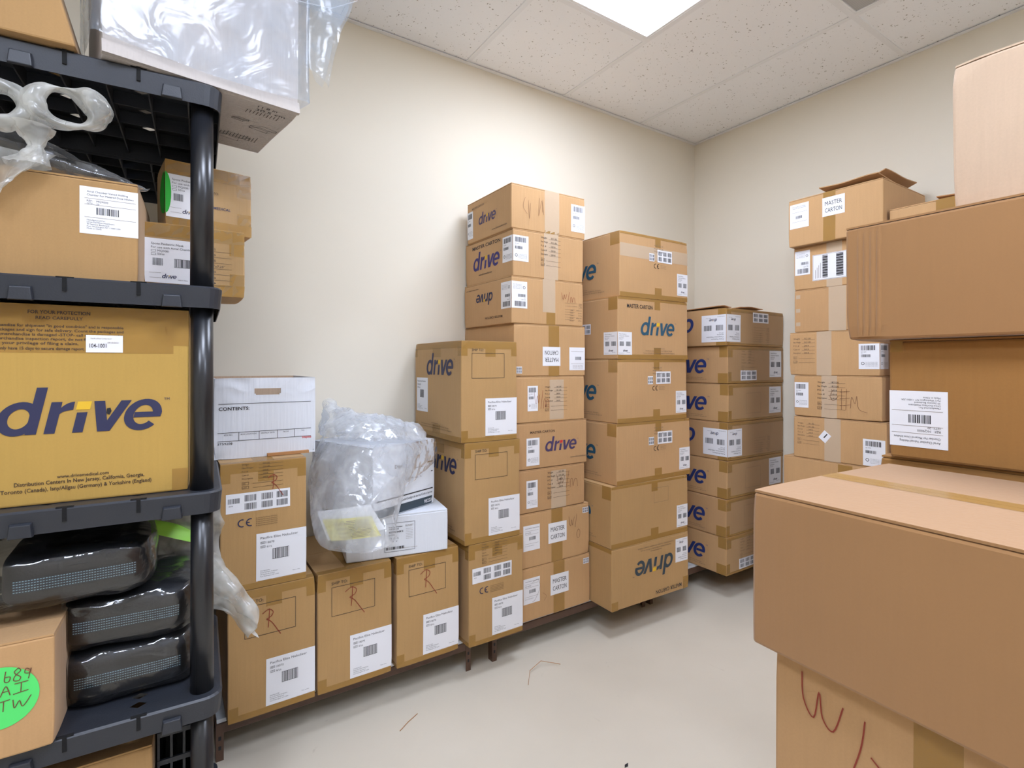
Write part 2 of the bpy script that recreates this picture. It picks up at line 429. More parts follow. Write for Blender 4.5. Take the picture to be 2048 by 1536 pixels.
def lab_ship(c, f, x, y, w=.08, h=.12, turn=0, seed=1, big=False):
    """generic address / barcode sticker with two barcodes and small type"""
    m = c.part('barcode_label'); p = Pen(c, m, f, x, y, w, h, turn); p.rect(0, 0, w, h, PAPER, .0008)
    p.barcode(w*.12, h*.74, w*.82, h*.93, seed=seed); p.barcode(w*.12, h*.47, w*.6, h*.58, seed=seed+1)
    p.text('REF 18090', w*.12, h*.66, h*.03); p.text('LOT', w*.12, h*.61, h*.025)
    v, g = stroke2d(arc(w*.2, h*.22, w*.07, w*.07, 0, 360, 12), w*.025, True); p.shape(v, g, INK)
    for i in range(4): p.text('Drive Medical Design and Mfg', w*.34, h*(.26-.05*i), h*.022, width=w*.56)
def lab_master(c, f, x, y, w=.1, h=.075, turn=0):
    m = c.part('paper_label'); p = Pen(c, m, f, x, y, w, h, turn); p.rect(0, 0, w, h, PAPER, .0010)
    p.off = .0015
    p.text('MASTER', w*.5, h*.57, h*.22, align='c', width=w*.76); p.text('CARTON', w*.5, h*.2, h*.22, align='c', width=w*.76)
def lab_air(c, f, x, y, w=.1, h=.1, turn=0):
    m = c.part('shipping_label'); p = Pen(c, m, f, x, y, w, h, turn); p.rect(0, 0, w, h, PAPER, .0008)
    p.text('Airial Chamber Valved Holding', w*.12, h*.88, h*.04, width=w*.70); p.text('Chamber For Metered Dose Inhalers', w*.12, h*.81, h*.04, width=w*.8)
    p.lines(w*.08, w*.96, [h*.75, h*.62, h*.35], GREYINK, .0006)
    p.text('REF:', w*.12, h*.68, h*.04); p.text('MQ9000', w*.28, h*.68, h*.04); p.text('QTY:', w*.12, h*.625, h*.035); p.text('20', w*.28, h*.625, h*.035)
    p.barcode(w*.28, h*.42, w*.66, h*.57, seed=9)
    for i, t in enumerate(['Manufactured For:', 'Drive DeVilbiss Healthcare', '99 Seaview Boulevard', 'Port Washington NY 11050 USA', 'Made in China']):
        p.text(t, w*.12, h*(.28-.045*i), h*.03)
def lab_wide(c, f, x, y, w=.185, h=.06, turn=0, tiny=False, hang=False):
    """sticker with a row of repeated small barcodes"""
    m = c.part('barcode_label'); p = Pen(c, m, f, x, y, w, h, turn); p.rect(0, 0, w, h, PAPER, .0008)
    if not tiny:
        p.barcode(w*.03, h*.5, w*.21, h*.76, seed=2); p.text('18070', w*.04, h*.35, h*.06)
        xs = (.28, .54, .78); ww = .18
    else: xs = (.06, .38, .70); ww = .24
    for i, a in enumerate(xs):
        for j, b in enumerate((.55, .12)): p.barcode(w*a, h*b, w*(a+ww), h*(b+.33), seed=i*3+j)
def lab_frost(c, f, x, y, w=.12, h=.14, turn=0, word=True, seed=3):
    """address label with a small drive logo"""
    m = c.part('shipping_label'); p = Pen(c, m, f, x, y, w, h, turn); p.rect(0, 0, w, h, PAPER, .0008)
    p.text('Pulse Pediatric', w*.1, h*.88, h*.045, width=w*.5); p.text('Compressor Nebulizer', w*.1, h*.80, h*.045, width=w*.7)
    p.text('REF MQ5500', w*.1, h*.72, h*.035); p.text('QTY 6/cs', w*.1, h*.66, h*.035)
    p.barcode(w*.12, h*.38, w*.42, h*.58, seed=seed); p.barcode(w*.58, h*.38, w*.9, h*.58, seed=seed+4)
    if word: p.logo(w*.36, h*.14, w*.34, NAVY)
    p.text('Distributed By Drive', w*.06, h*.06, h*.025); p.text('Made in China', w*.62, h*.1, h*.025)
def ce(p, x, y, h, mat=NAVY):
    r = h/2; t = h*.16
    for cx in (x+r, x+r*3.1):
        v, f = stroke2d(arc(cx, y+r, r, r, 70, 290, 12), t); p.shape(v, f, mat)
    p.rect(x+r*2.15, y+r-t/2, x+r*2.9, y+r+t/2, mat)
def weights(c, f, x, y, w, h, mat=BROWNINK, turn=0, lot=True, cover=False):
    """printed weight and order-number lines"""
    m = c.part('printed_text'); p = Pen(c, m, f, x, y, w, h, turn)
    for i, t in enumerate(['Weight', 'Net Weight', 'P.O. #', 'Case #', 'Description']):
        v_ = text2d(t); p.text(t, 0, h*(.92-.13*i), h*.055, width=min(w*.34, (v_[3]-v_[2])*h*.055/.7)); p.lines(w*.40, w, [h*(.91-.13*i)], mat, .0008)
        p.text('18.5 LBS' if i < 2 else '24018', w*.5, h*(.925-.13*i), h*.05)
    for i, t in enumerate(['SN', 'LOT'] if lot else []):
        p.frame(0, h*(.2-.15*i), w*.16, h*(.3-.15*i), mat, .0008); p.text(t, w*.02, h*(.22-.15*i), h*.05); p.lines(w*.25, w, [h*(.22-.15*i)], mat)
    # all weight text in printing ink
    k = m.mat(mat); m.mi = [k]*len(m.mi)
SM = 'Distribution Centers in New Jersey, California, Georgia,'
SM2 = 'Toronto (Canada), Isny/Allgau (Germany) & Yorkshire (England)'
def address(c, f, x, y, w, h, mat=BROWNINK, turn=0):
    m = c.part('printed_text'); p = Pen(c, m, f, x, y, w, h, turn)
    p.text('www.drivemedical.com', w/2, h*.7, h*.16, mat, align='c'); p.text(SM, w/2, h*.38, h*.16, mat, width=w*.85, align='c'); p.text(SM2, w/2, h*.04, h*.16, mat, width=w, align='c')
def word(c, f, t, x, y, h, mat=BROWNINK, width=None, turn=0, part='printed_text', bold=0):
    m = c.part(part); v, ff, a, b, cc, d = text2d(t, 0, bold); W = width or (b-a)*h/.7
    Pen(c, m, f, x, y, W, h, turn).text(t, 0, 0, h, mat, width=W, bold=bold or .012)
def hand(c, f, x, y, w, h, strokes, mat=RED, th=.002, off=.0014):
    m = c.part('handwriting'); p = Pen(c, m, f, x, y, w, h, off=off)
    p.pen([[(a*w, b*h) for a, b in st] for st in strokes], mat, th)
R1 = [[(.45, .95), (.42, .5), (.38, .15)], [(.1, .78), (.4, .92), (.62, .8), (.55, .62), (.3, .52)], [(.3, .52), (.55, .35), (.85, -.05), (1.0, -.25)]]
WM = [[(0, .9), (.06, .5), (.13, .35), (.2, .75), (.26, .38), (.36, .8)], [(.55, 1), (.42, .1)], [(.6, .1), (.62, .5), (.7, .55), (.74, .15), (.8, .5), (.9, .5), (.95, .1)]]
WO = [[(0, .95), (.05, .65), (.15, .55), (.22, .8), (.28, .55), (.42, .9)], [(.62, 1), (.5, .45)], [(.75, .35), (.62, .2), (.68, 0), (.84, .02), (.88, .25), (.75, .35)]]
def shipto(c, f, x, y, w, h, mat=INK, hang=RED, letter=None):
    m = c.part('printed_text'); p = Pen(c, m, f, x, y, w, h+.02)
    p.frame(0, 0, w, h, mat, .0014); p.text('SHIP TO:', 0, h+.008, .010, mat, width=w*.36)
    if letter: hand(c, *letter, R1, hang, .0022)

# ------------------------------------------------------------------ the room
WY = 2.30; WX = 3.005; X0 = -2.2; Y0 = -2.4; T = .1
M_WALL = flat('cream_wall_paint', (229, 221, 204), .85, spec=.2, noise_amt=.01, scale=3, bump=.04)
M_FLOOR, n, l, b = newmat('grey_beige_floor')
b.inputs['Roughness'].default_value = .42; b.inputs['Specular IOR Level'].default_value = .35
tc = n.new('ShaderNodeTexCoord'); t1 = n.new('ShaderNodeTexNoise'); t1.inputs['Scale'].default_value = 1.6; t1.inputs['Detail'].default_value = 6
l.new(tc.outputs['Object'], t1.inputs['Vector'])
cr = n.new('ShaderNodeValToRGB'); cr.color_ramp.elements[0].position = .3; cr.color_ramp.elements[0].color = lin((200, 191, 174)); cr.color_ramp.elements[1].position = .7; cr.color_ramp.elements[1].color = lin((212, 203, 186))
l.new(t1.outputs['Fac'], cr.inputs[0])
# thin scuffs
t2 = n.new('ShaderNodeTexNoise'); t2.inputs['Scale'].default_value = 9; t2.inputs['Detail'].default_value = 8; t2.inputs['Distortion'].default_value = 2
l.new(tc.outputs['Object'], t2.inputs['Vector'])
c2 = n.new('ShaderNodeValToRGB'); c2.color_ramp.elements[0].position = .24; c2.color_ramp.elements[0].color = (.72, .70, .66, 1); c2.color_ramp.elements[1].position = .3; c2.color_ramp.elements[1].color = (1, 1, 1, 1)
l.new(t2.outputs['Fac'], c2.inputs[0])
mx = n.new('ShaderNodeMix'); mx.data_type = 'RGBA'; mx.blend_type = 'MULTIPLY'; mx.inputs['Factor'].default_value = .5
l.new(cr.outputs[0], mx.inputs['A']); l.new(c2.outputs[0], mx.inputs['B']); l.new(mx.outputs['Result'], b.inputs['Base Color'])

def slab(name, a, b_, mat):
    m = MB(); m.box(a, b_, mat); o = m.build(name); tag(o, kind='structure'); return o
slab('floor', (X0-T, Y0-T, -T), (WX+T, WY+T, 0), M_FLOOR)
slab('wall_left', (X0-T, WY, 0), (WX+T, WY+T, CEIL+.1), M_WALL)
slab('wall_right', (WX, Y0-T, 0), (WX+T, WY, CEIL+.1), M_WALL)
slab('wall_back', (X0-T, Y0-T, 0), (WX, Y0, CEIL+.1), M_WALL)
slab('wall_near', (X0-T, Y0, 0), (X0, WY, CEIL+.1), M_WALL)
# ceiling tiles: pinholes and fissures
M_TILE, n, l, b = newmat('acoustic_tile'); b.inputs['Roughness'].default_value = .9; b.inputs['Specular IOR Level'].default_value = .1
tc = n.new('ShaderNodeTexCoord'); t1 = n.new('ShaderNodeTexVoronoi'); t1.inputs['Scale'].default_value = 105
t1.feature = 'F1'; l.new(tc.outputs['Object'], t1.inputs['Vector'])
t2 = n.new('ShaderNodeTexNoise'); t2.inputs['Scale'].default_value = 60; t2.inputs['Detail'].default_value = 1; l.new(tc.outputs['Object'], t2.inputs['Vector'])
ad = n.new('ShaderNodeMath'); ad.operation = 'MULTIPLY_ADD'; ad.inputs[1].default_value = -1.6; ad.inputs[2].default_value = 1.02
l.new(t2.outputs['Fac'], ad.inputs[0])
s2 = n.new('ShaderNodeMath'); s2.operation = 'ADD'; l.new(t1.outputs['Distance'], s2.inputs[0]); l.new(ad.outputs[0], s2.inputs[1])
cr = n.new('ShaderNodeValToRGB'); cr.color_ramp.elements[0].position = .14; cr.color_ramp.elements[0].color = lin((160, 159, 156)); cr.color_ramp.elements[1].position = .26; cr.color_ramp.elements[1].color = lin((244, 246, 250))
l.new(s2.outputs[0], cr.inputs[0]); l.new(cr.outputs[0], b.inputs['Base Color'])
M_GRID = flat('white_grid_metal', (236, 238, 242), .5)
gx = [2.4645-.6096*i for i in range(8)]; gyl = [1.074, -.145, -1.364]
HOLES = [(a, b2, a+.61, b2+.61) for a, b2 in PANELS]+[(1.855, .464, 2.4645, 1.074)]
m = MB()
xs = sorted(set([X0, WX]+gx+[h[0] for h in HOLES]+[h[2] for h in HOLES])); ys = sorted(set([Y0, WY]+gyl+[h[1] for h in HOLES]+[h[3] for h in HOLES]))
for i in range(len(xs)-1):
    for j in range(len(ys)-1):
        cx, cy = (xs[i]+xs[i+1])/2, (ys[j]+ys[j+1])/2
        if any(h[0] < cx < h[2] and h[1] < cy < h[3] for h in HOLES) or xs[i+1]-xs[i] < .002: continue
        m.box((xs[i], ys[j], CEIL), (xs[i+1], ys[j+1], CEIL+.015), M_TILE)
tag(m.build('ceiling'), kind='structure')
slab('trim_3', (X0, Y0, CEIL+.09), (WX, WY, CEIL+.1), M_GRID)
m = MB(); g = .012; zt = CEIL-.003
for y in gyl: m.box((X0, y-g, zt), (WX, y+g, CEIL-.0002), M_GRID)
for x in gx:
    for a, c in zip([Y0]+sorted(gyl), sorted(gyl)+[WY]): m.box((x-g, a+g, zt), (x+g, c-g, CEIL-.0002), M_GRID)
for h in HOLES:
    for y in (h[1], h[3]):
        if not any(abs(y-q) < .02 for q in gyl): m.box((h[0]+g, y-g, zt), (h[2]-g, y+g, CEIL-.0002), M_GRID)
tag(m.build('trim_1'), kind='structure')
m = MB(); e = .022
m.box((X0, WY-e, CEIL-.006), (WX, WY, CEIL-.0035), M_GRID); m.box((WX-e, Y0, CEIL-.006), (WX, WY-e, CEIL-.0035), M_GRID)
m.box((X0, Y0, CEIL-.006), (WX-e, Y0+e, CEIL-.0035), M_GRID); m.box((X0, Y0+e, CEIL-.006), (X0+e, WY-e, CEIL-.0035), M_GRID)
tag(m.build('trim_2'), kind='structure')

M_LAMP, n, l, b = newmat('lit_diffuser'); b.inputs['Emission Color'].default_value = (.88, .98, 1.20, 1); b.inputs['Emission Strength'].default_value = PANEL_POWER
M_LAMP0 = M_LAMP.copy(); M_LAMP0.name = 'lit_diffuser_dimmer'; M_LAMP0.node_tree.nodes['Principled BSDF'].inputs['Emission Strength'].default_value = PANEL_POWER*.78
M_LAMP.node_tree.nodes['Principled BSDF'].inputs['Emission Strength'].default_value = PANEL_POWER*1.1
LL = ['square white LED panel glowing in the ceiling at the top of the view', 'lit ceiling panel nearest overhead of the camera', 'added fill panel, out of view behind the stack of large plain boxes', 'added fill panel, out of view over the far side of the black shelf']
for (x, y), lb in zip(PANELS, LL):
    lamp = M_LAMP if lb != LL[0] else M_LAMP0
    r = empty('ceiling_light', (x+.305, y+.305, CEIL-.002)); tag(r, lb, 'light', 'recessed ceiling panels')
    m = MB(); q = .293; p = .28
    for a in ((-q, -q, q, -p), (-q, p, q, q), (-q, -p, -p, p), (p, -p, q, p)): m.box((a[0], a[1], 0), (a[2], a[3], .02), M_GRID)
    m.build('frame', r)
    m = MB(); m.box((-p, -p, .004), (p, p, .01), lamp); m.build('diffuser', r)
# perforated return-air grille
r = empty('air_vent', (2.16, .769, CEIL-.002)); tag(r, 'grey perforated air vent set in the ceiling grid', 'vent')
M_VENT, n, l, b = newmat('perforated_grey_metal'); b.inputs['Roughness'].default_value = .5
tc = n.new('ShaderNodeTexCoord'); t1 = n.new('ShaderNodeTexVoronoi'); t1.inputs['Scale'].default_value = 150; t1.inputs['Randomness'].default_value = 0; l.new(tc.outputs['Object'], t1.inputs['Vector'])
cr = n.new('ShaderNodeValToRGB'); cr.color_ramp.elements[0].position = .35; cr.color_ramp.elements[0].color = lin((70, 70, 72)); cr.color_ramp.elements[1].position = .45; cr.color_ramp.elements[1].color = lin((178, 178, 178))
l.new(t1.outputs['Distance'], cr.inputs[0]); l.new(cr.outputs[0], b.inputs['Base Color'])
m = MB(); m.box((-.285, -.285, .004), (.285, .285, .008), M_VENT); m.build('perforated_plate', r)
m = MB()
for a in ((-.293, -.293, .293, -.285), (-.293, .285, .293, .293), (-.293, -.285, -.285, .285), (.285, -.285, .293, .285)): m.box((a[0], a[1], 0), (a[2], a[3], .02), M_GRID)
m.build('frame', r)

# ------------------------------------------------------------------ low brown racks the stacks stand on
def low_rack(x0, x1, y0, y1, label, ztop=.128, z0=0):
    r = empty('low_rack', ((x0+x1)/2, (y0+y1)/2, 0)); tag(r, label, 'rack', 'low brown storage racks')
    hw = (x1-x0)/2; hd = (y1-y0)/2
    m = MB(); m.box((-hw+.004, -hd+.004, ztop-.012), (hw-.004, hd-.004, ztop), DECK); m.build('deck', r)['label'] = 'white deck board'
    m = MB()
    for y in (-hd, hd-.018): m.box((-hw, y, ztop-.045), (hw, y+.018, ztop-.013), BROWNM)
    for x in (-hw, hw-.018): m.box((x, -hd+.018, ztop-.045), (x+.018, hd-.018, ztop-.013), BROWNM)
    m.build('beam', r, bevel=.002)
    for sx in (-1, 1):
        for sy in (-1, 1):
            m = MB(); x = sx*(hw-.001); y = sy*(hd+.002)
            q = [(x, y), (x-sx*.022, y), (x-sx*.022, y-sy*.002), (x-sx*.002, y-sy*.002), (x-sx*.002, y-sy*.032), (x, y-sy*.032)]
            if sx*sy < 0: q.reverse()
            m.prism(q, .0, ztop-.014, BROWNM)
            for zz in (.035, .065): m.prism([(x-sx*.011+.004*math.cos(a*1.0472), y+sy*.0006+.0006*math.sin(a*1.0472)) for a in range(6)], zz, zz+.012, CASE)
            m.build('leg', r)
low_rack(.128, 1.035, 1.875, 2.285, 'low brown steel rack with white deck under the leftmost floor cartons')
low_rack(1.135, 2.055, 1.875, 2.285, 'low brown steel rack with white deck under the two tallest stacks')
low_rack(2.09, 2.98, 1.875, 2.285, 'low brown steel rack with white deck under the corner stack')

# ------------------------------------------------------------------ cartons along the left wall
G_NEB = 'nebulizer cartons along the left wall'
def neb(label, x, y, z, yaw=0, seed=1, kind='ship', logo_l=False, d=.42, letter=None, h=.404, w=.26, lean=(0, 0)):
    c = Carton('nebulizer_carton', label, x, y, z, w, d, h, yaw, K_YEL, seed, G_NEB, lean=lean)
    edge_tape(c, faces='FL')
    tapes(c, [('T', w/2-.03, .001, w/2+.03, d-.001), ('T', .001, .001, w-.001, .03)])
    lab_nebulizer(c, 'F', w-.151, .022)
    if kind == 'ship': shipto(c, 'F', .047, .253, .151, .1, letter=letter)
    else:
        weights(c, 'F', .06, .315, .12, .085); lab_wide(c, 'F', .016, .247)
        m = c.part('printed_text'); p = Pen(c, m, 'F', .05, .19, .2, .05); ce(p, 0, .012, .022)
        for i in range(5): p.text('EU Authorized Representative Drive Medical', .05, .032-.006*i, .003, BROWNINK, width=.062)
        if letter: hand(c, *letter, R1, RED, .002)
    if logo_l:
        logo(c, 'L', c.d-.055-.27, .265, .27, NAVY); address(c, 'L', .05, .035, .32, .03)
        lab_nebulizer(c, 'L', .02, .1, .12, .15)
    return c.finish()
neb('golden nebulizer carton at the left end of the floor row, red R on it', .157, 1.83, .128, seed=1, letter=('F', .092, .262, .06, .075), d=.44)
neb('nebulizer carton in the floor row, second from the black shelf, large red R', .424, 1.83, .128, seed=2, letter=('F', .085, .262, .075, .085), d=.44)
neb('nebulizer carton in the floor row beside the three-box column, thin brown R', .702, 1.83, .128, seed=3, letter=('F', .085, .262, .075, .085), d=.44, w=.255)
neb('nebulizer carton under the open white file box, wide barcode strip', .137, 1.83, .533, yaw=0, seed=4, kind='weight', letter=('F', .13, .30, .05, .06), d=.42, h=.401, w=.252)
neb('nebulizer carton at the bottom of the three-box column', .990, 1.81, .128, seed=5, kind='weight', d=.46, h=.403, w=.258)
neb('nebulizer carton in the middle of the three-box column', .972, 1.81, .532, seed=6, logo_l=True, d=.45, h=.401)
neb('nebulizer carton on top of the three-box column', .957, 1.81, .934, seed=7, logo_l=True, d=.45, h=.402)

# white file box on top of the carton near the shelf
def file_box():
    x, y, z, w, d, h = .127, 1.92, .935, .311, .36, .262
    c = Carton('file_box', 'open white file box printed CONTENTS, standing beside the black shelf', x, y, z, w, d, h, 0, K_WHITE, 21, flaps=False, cat='box', warp=.002, crush=.01)
    # take the closed body away and build open walls with the hand hole
    me = c.body.data; bpy.data.objects.remove(c.body)
    t = .005; m = MB(); N = 24
    hx0, hx1, hy0, hy1 = .115, .20, .205, .228
    def hole(a, b_): return ((a-(hx0+hx1)/2)/((hx1-hx0)/2))**4+((b_-(hy0+hy1)/2)/((hy1-hy0)/2))**4 < 1
    NX, NZ = 72, 60; vs = {}; V = []; F = []
    def vid(i, j, k):
        if (i, j, k) not in vs:
            p = Vector((w*i/NX, k*t, h*j/NZ)); dent = 0
            if p.z > .17: dent = .010*abs(noise.noise(Vector((p.x*16, p.z*22, 3))))*(p.z-.17)/.09
            vs[(i, j, k)] = len(V); V.append(c.warpf(p)+Vector((0, dent, 0)))
        return vs[(i, j, k)]
    solid = lambda i, j: 0 <= i < NX and 0 <= j < NZ and not hole(w*(i+.5)/NX, h*(j+.5)/NZ)
    for i in range(NX):
        for j in range(NZ):
            if not solid(i, j): continue
            F.append((vid(i, j, 0), vid(i+1, j, 0), vid(i+1, j+1, 0), vid(i, j+1, 0))); F.append((vid(i, j+1, 1), vid(i+1, j+1, 1), vid(i+1, j, 1), vid(i, j, 1)))
            for (di, dj, a, b_) in ((0, -1, (i, j), (i+1, j)), (0, 1, (i+1, j+1), (i, j+1)), (-1, 0, (i, j+1), (i, j)), (1, 0, (i+1, j), (i+1, j+1))):
                if not solid(i+di, j+dj): F.append((vid(*a, 0), vid(*a, 1), vid(*b_, 1), vid(*b_, 0)))
    m.add(V, F, K_WHITE)
    m.box((0, t, 0), (t, d, h), K_WHITE); m.box((w-t, t, 0), (w, d, h), K_WHITE); m.box((t, d-t, 0), (w-t, d, h), K_PALE); m.box((t, t+.001, .0), (t+.002, d-t, h-.002), K_RAW); m.box((t, t, 0), (w-t, d-t, t), K_WHITE)
    c.body = m.build('body', c.root)
    m = c.part('printed_text'); p = Pen(c, m, 'F', 0, 0, w, h)
    p.rect(.012, .178, .296, .1795, INK); p.text('CONTENTS:', .013, .158, .0105, width=.088, bold=.02)
    p.rect(.010, .085, .296, .0865, INK); p.rect(.010, .058, .296, .0595, INK)
    for x in (.070, .130, .187, .241): p.rect(x, .0595, x+.0014, .085, INK)
    for t_, x, w_ in (('BOX NO.', .028, .025), ('BOX LOCATION', .076, .046), ('DESTROY DATE', .136, .042), ('FROM', .205, .017), ('TO:', .264, .01)): p.text(t_, x, .0765, .0045, width=w_)
    p.text('ST59208', .010, .0475, .007, width=.042, bold=.01); p.text('Staples', .266, .052, .0075, REDP, width=.031, bold=.02)
    # torn brown flap under the front edge
    m = c.part('torn_flap', 'torn brown cardboard strip')
    m.box((.155, -.012, .0005), (.287, .02, .010), K_RAW)
    c.finish()
file_box()

# two white boxes with a clear bag of papers, on the floor row
c = Carton('white_carton', 'low white carton with a printed black label frame, lying on the floor row', .532, 1.876, .534, .375, .33, .154, -9.4, K_WHITE, 31, cat='box', crush=.003)
m = c.part('printed_text'); p = Pen(c, m, 'F', .135, .02, .112, .105); p.frame(0, 0, .112, .105, INK, .0012)
p.text('Respi Synchronizer', .016, .088, .0048, bold=.02, width=.05); p.text('Small (Ambur)', .016, .081, .0048, bold=.02, width=.036); p.text('BESTFSMASK S', .016, .069, .0058, bold=.03, width=.052)
p.text('/ 50 PCS', .012, .059, .0048, bold=.02, width=.024); p.text('SUNSET', .076, .088, .0065, width=.03, mat=GREYINK)
for i in range(3): v, f = stroke2d(arc(.022+.013*i, .048, .004, .004, 90, 450, 3 if i else 8), .0009, True); p.shape(v, f, INK)
for i in range(3): v, f = stroke2d(arc(.018+.013*i, .038, .003, .003, -90, 270, 3 if i else 8), .0009, True); p.shape(v, f, INK)
p.barcode(.005, .008, .072, .018, seed=5)
for i in range(7): p.text('Sunset Healthcare Solutions', .078, .078-.006*i, .0026, GREYINK, width=.026)
p2 = Pen(c, c.part('printed_text'), 'F', .2, .028, .08, .01); p2.text('Manufactured for healthcare use', 0, 0, .003, GREYINK)
c.finish()
c = Carton('bankers_box', 'white file box marked 95223 set askew under the clear bag', .608, 1.809, .689, .31, .36, .257, 21.4, K_WHITE, 33, cat='box', flaps=True)
m = c.part('printed_text'); p = Pen(c, m, 'F', 0, 0, .31, .257)
p.rect(0.002, .004, .295, .034, SLATE); p.off = .0016; p.text('95223', .25, .012, .013, PAPER, width=.042, bold=.02); p.off = .0011
p.rect(.01, .062, .298, .066, INK); p.text('Bar Code/Codigo de barras/Code a barres', .115, .045, .009, width=.18)
p.rect(.27, .168, .298, .172, INK); p.text('Destroy Date', .2, .155, .006, GREYINK); p.rect(.288, .13, .298, .133, INK)
p.text('Contents', .15, .12, .008, GREYINK); p.text('Dept', .1, .17, .014, GREYINK); p.text('From   To', .2, .118, .006, GREYINK)
c.finish()

# ------------------------------------------------------------------ tall stack (master cartons)
G_MC = 'master cartons in the tallest stack'
W9 = K_TAN
def mc(label, x, z, w, h, seed, d=.41, y=1.86, yaw=0, mat=None, lean=(0, 0)):
    return Carton('master_carton', label, x, y, z, w, d, h, yaw, mat or W9, seed, G_MC, lean=lean)
w_, h_ = .411, .192
c = mc('topmost master carton of the tallest stack, small drive print', 1.223, 1.824, w_, h_, 41, .388)
tapes(c, [('F', w_*.43, 0, w_*.63, h_)], TAPEC); tapes(c, [('F', w_*.43, -0.0, w_*.63, .012)])
lab_ship(c, 'F', w_-.083, .03, .082, .125, seed=3); lab_ship(c, 'L', .002, .02, .055, .13, seed=5)
logo(c, 'L', .11, .07, .16, PURPLE); word(c, 'L', 'MASTER CARTON', .05, .155, .008, GREYINK, .11); word(c, 'L', 'www.drivemedical.com', .23, .022, .007, GREYINK, .125)
hand(c, 'F', .06, .05, .11, .1, [[(.1, .9), (.0, .5), (.2, .2)], [(.25, .8), (.3, 0), (.35, .7)], [(.8, 1), (.75, .2), (.9, .9), (.95, .4)], [(.95, .95), (1, .3)]], BRN, .0012)
ajar(c, .10, .40, .30, .06, 0, .016)
c.finish()
h_ = .203
c = mc('master carton second from the top, large violet drive print', 1.231, 1.621, .392, h_, 42, .42)
logo(c, 'L', .075, .065, .25, VIOLET); word(c, 'L', 'MASTER CARTON', .07, .165, .016, INK, .25); word(c, 'L', 'www.drivemedical.com', .13, .038, .008, INK, .12)
tapes(c, [('F', .165, 0, .245, h_)], TAPEC); weights(c, 'F', .148, .05, .11, .14, INK)
lab_ship(c, 'F', .001, .065, .08, .11, seed=6); lab_ship(c, 'L', .42-.081, .065, .08, .11, seed=6)
c.finish()
c = mc('master carton with upside-down drive print and red W/m', 1.224, 1.419, .40, .202, 43, .42)
logo(c, 'L', .11, .095, .16, NAVY, 2); word(c, 'L', 'MASTER CARTON', .20, .03, .010, BROWNINK, .15, 2); word(c, 'L', 'www.drivemedical.com', .02, .172, .006, BROWNINK, .12, 2)
tapes(c, [('F', .165, .055, .235, .202)], TAPEC); tapes(c, [('F', .185, 0, .235, .055)]); lab_ship(c, 'F', .001, .065, .08, .115, 2, 7); lab_ship(c, 'L', .339, .065, .08, .115, 2, 7)
hand(c, 'F', .27, .10, .085, .055, WM, RED, .0015); weights(c, 'F', .29, .02, .10, .09, GREYINK, 2)
c.finish()
c = mc('master carton with an upside-down MASTER CARTON paper label', 1.236, 1.191, .40, .227, 44, .44)
tapes(c, [('F', .185, 0, .245, .225)]); lab_master(c, 'F', .152, .045, .1, .085, 2)
m = c.part('shipping_label'); p = Pen(c, m, 'F', .305, .025, .093, .105); p.rect(0, 0, .093, .105, PAPER, .0008); p.barcode(.035, .048, .072, .062, seed=2); p.lines(.01, .085, [.085, .03], GREYINK)
for i in range(3): p.text('Airial Chamber Valved Holding', .02, .02-.006*i, .0035, GREYINK, width=.06)
lab_wide(c, 'F', .012, .012, .03, .03, tiny=True)
c.finish()
c = mc('master carton with clear tape, directly above the centred drive print', 1.222, .989, .409, .201, 45, .43)
lab_ship(c, 'F', .085, .05, .055, .11, seed=8); tapes(c, [('F', .205, .008, .285, .185)], TAPEC); weights(c, 'F', .18, .04, .125, .12, INK)
hand(c, 'F', .12, .05, .085, .09, WM, RED, .0013); c.finish()
c = mc('master carton with a centred drive print on its front', 1.236, .786, .410, .202, 46, .43, mat=K_MID)
logo(c, 'F', .165, .07, .19, PURPLE, dot=REDP); word(c, 'F', 'MASTER CARTON', .085, .155, .010, BROWNINK, .135); word(c, 'F', 'www.drivemedical.com', .31, .03, .007, GREYINK, .115)
lab_ship(c, 'F', .065, .015, .07, .12, seed=9); c.finish()
c = mc('master carton with clear tape and brown W/m, under the centred drive print', 1.236, .597, .396, .187, 47, .42, mat=K_MID)
lab_ship(c, 'F', .065, .02, .06, .12, seed=10); tapes(c, [('F', .2, .001, .285, .17)], TAPEC); weights(c, 'F', .18, .04, .125, .13, INK)
hand(c, 'F', .23, .075, .13, .085, WM, BRN, .0014); c.finish()
for z, h2, lb, wo, sd, wd in ((.358, .237, 'carton with MASTER CARTON paper label and brown W/o beside it', True, 48, .409), (.128, .229, 'lowest carton of the tallest stack, MASTER CARTON paper label', False, 49, .414)):
    c = mc(lb, 1.252, z, wd, h2, sd, .42)
    k_ = 0 if wo else .012; tapes(c, [('F', .185+k_, 0, .248+k_, h2)]); lab_master(c, 'F', .168+k_, h2*.36, .104, .09)
    m = c.part('shipping_label'); p = Pen(c, m, 'F', .033, .075, .088, .11); p.rect(0, 0, .088, .11, PAPER, .0008); p.barcode(.03, .045, .066, .06, seed=2); p.lines(.01, .08, [.085, .07, .03], GREYINK)
    p.text('Airial Chamber Valved Holding', .01, .095, .0045, width=.075); p.text('REF MQ9000', .01, .075, .004); p.text('Drive DeVilbiss Healthcare', .01, .02, .003)
    lab_wide(c, 'F', wd-.042, h2-.045, .036, .026, tiny=True)
    if wo: hand(c, 'F', .285, h2*.36, .075, .11, WO, BRN, .0015)
    else: hand(c, 'F', .08, .08, .08, .09, [[(.0, .95), (.4, 1), (.5, .6), (.2, .1), (0, 0)], [(.7, .3), (.95, .1), (.8, -.1)]], BRN, .001)
    c.finish()

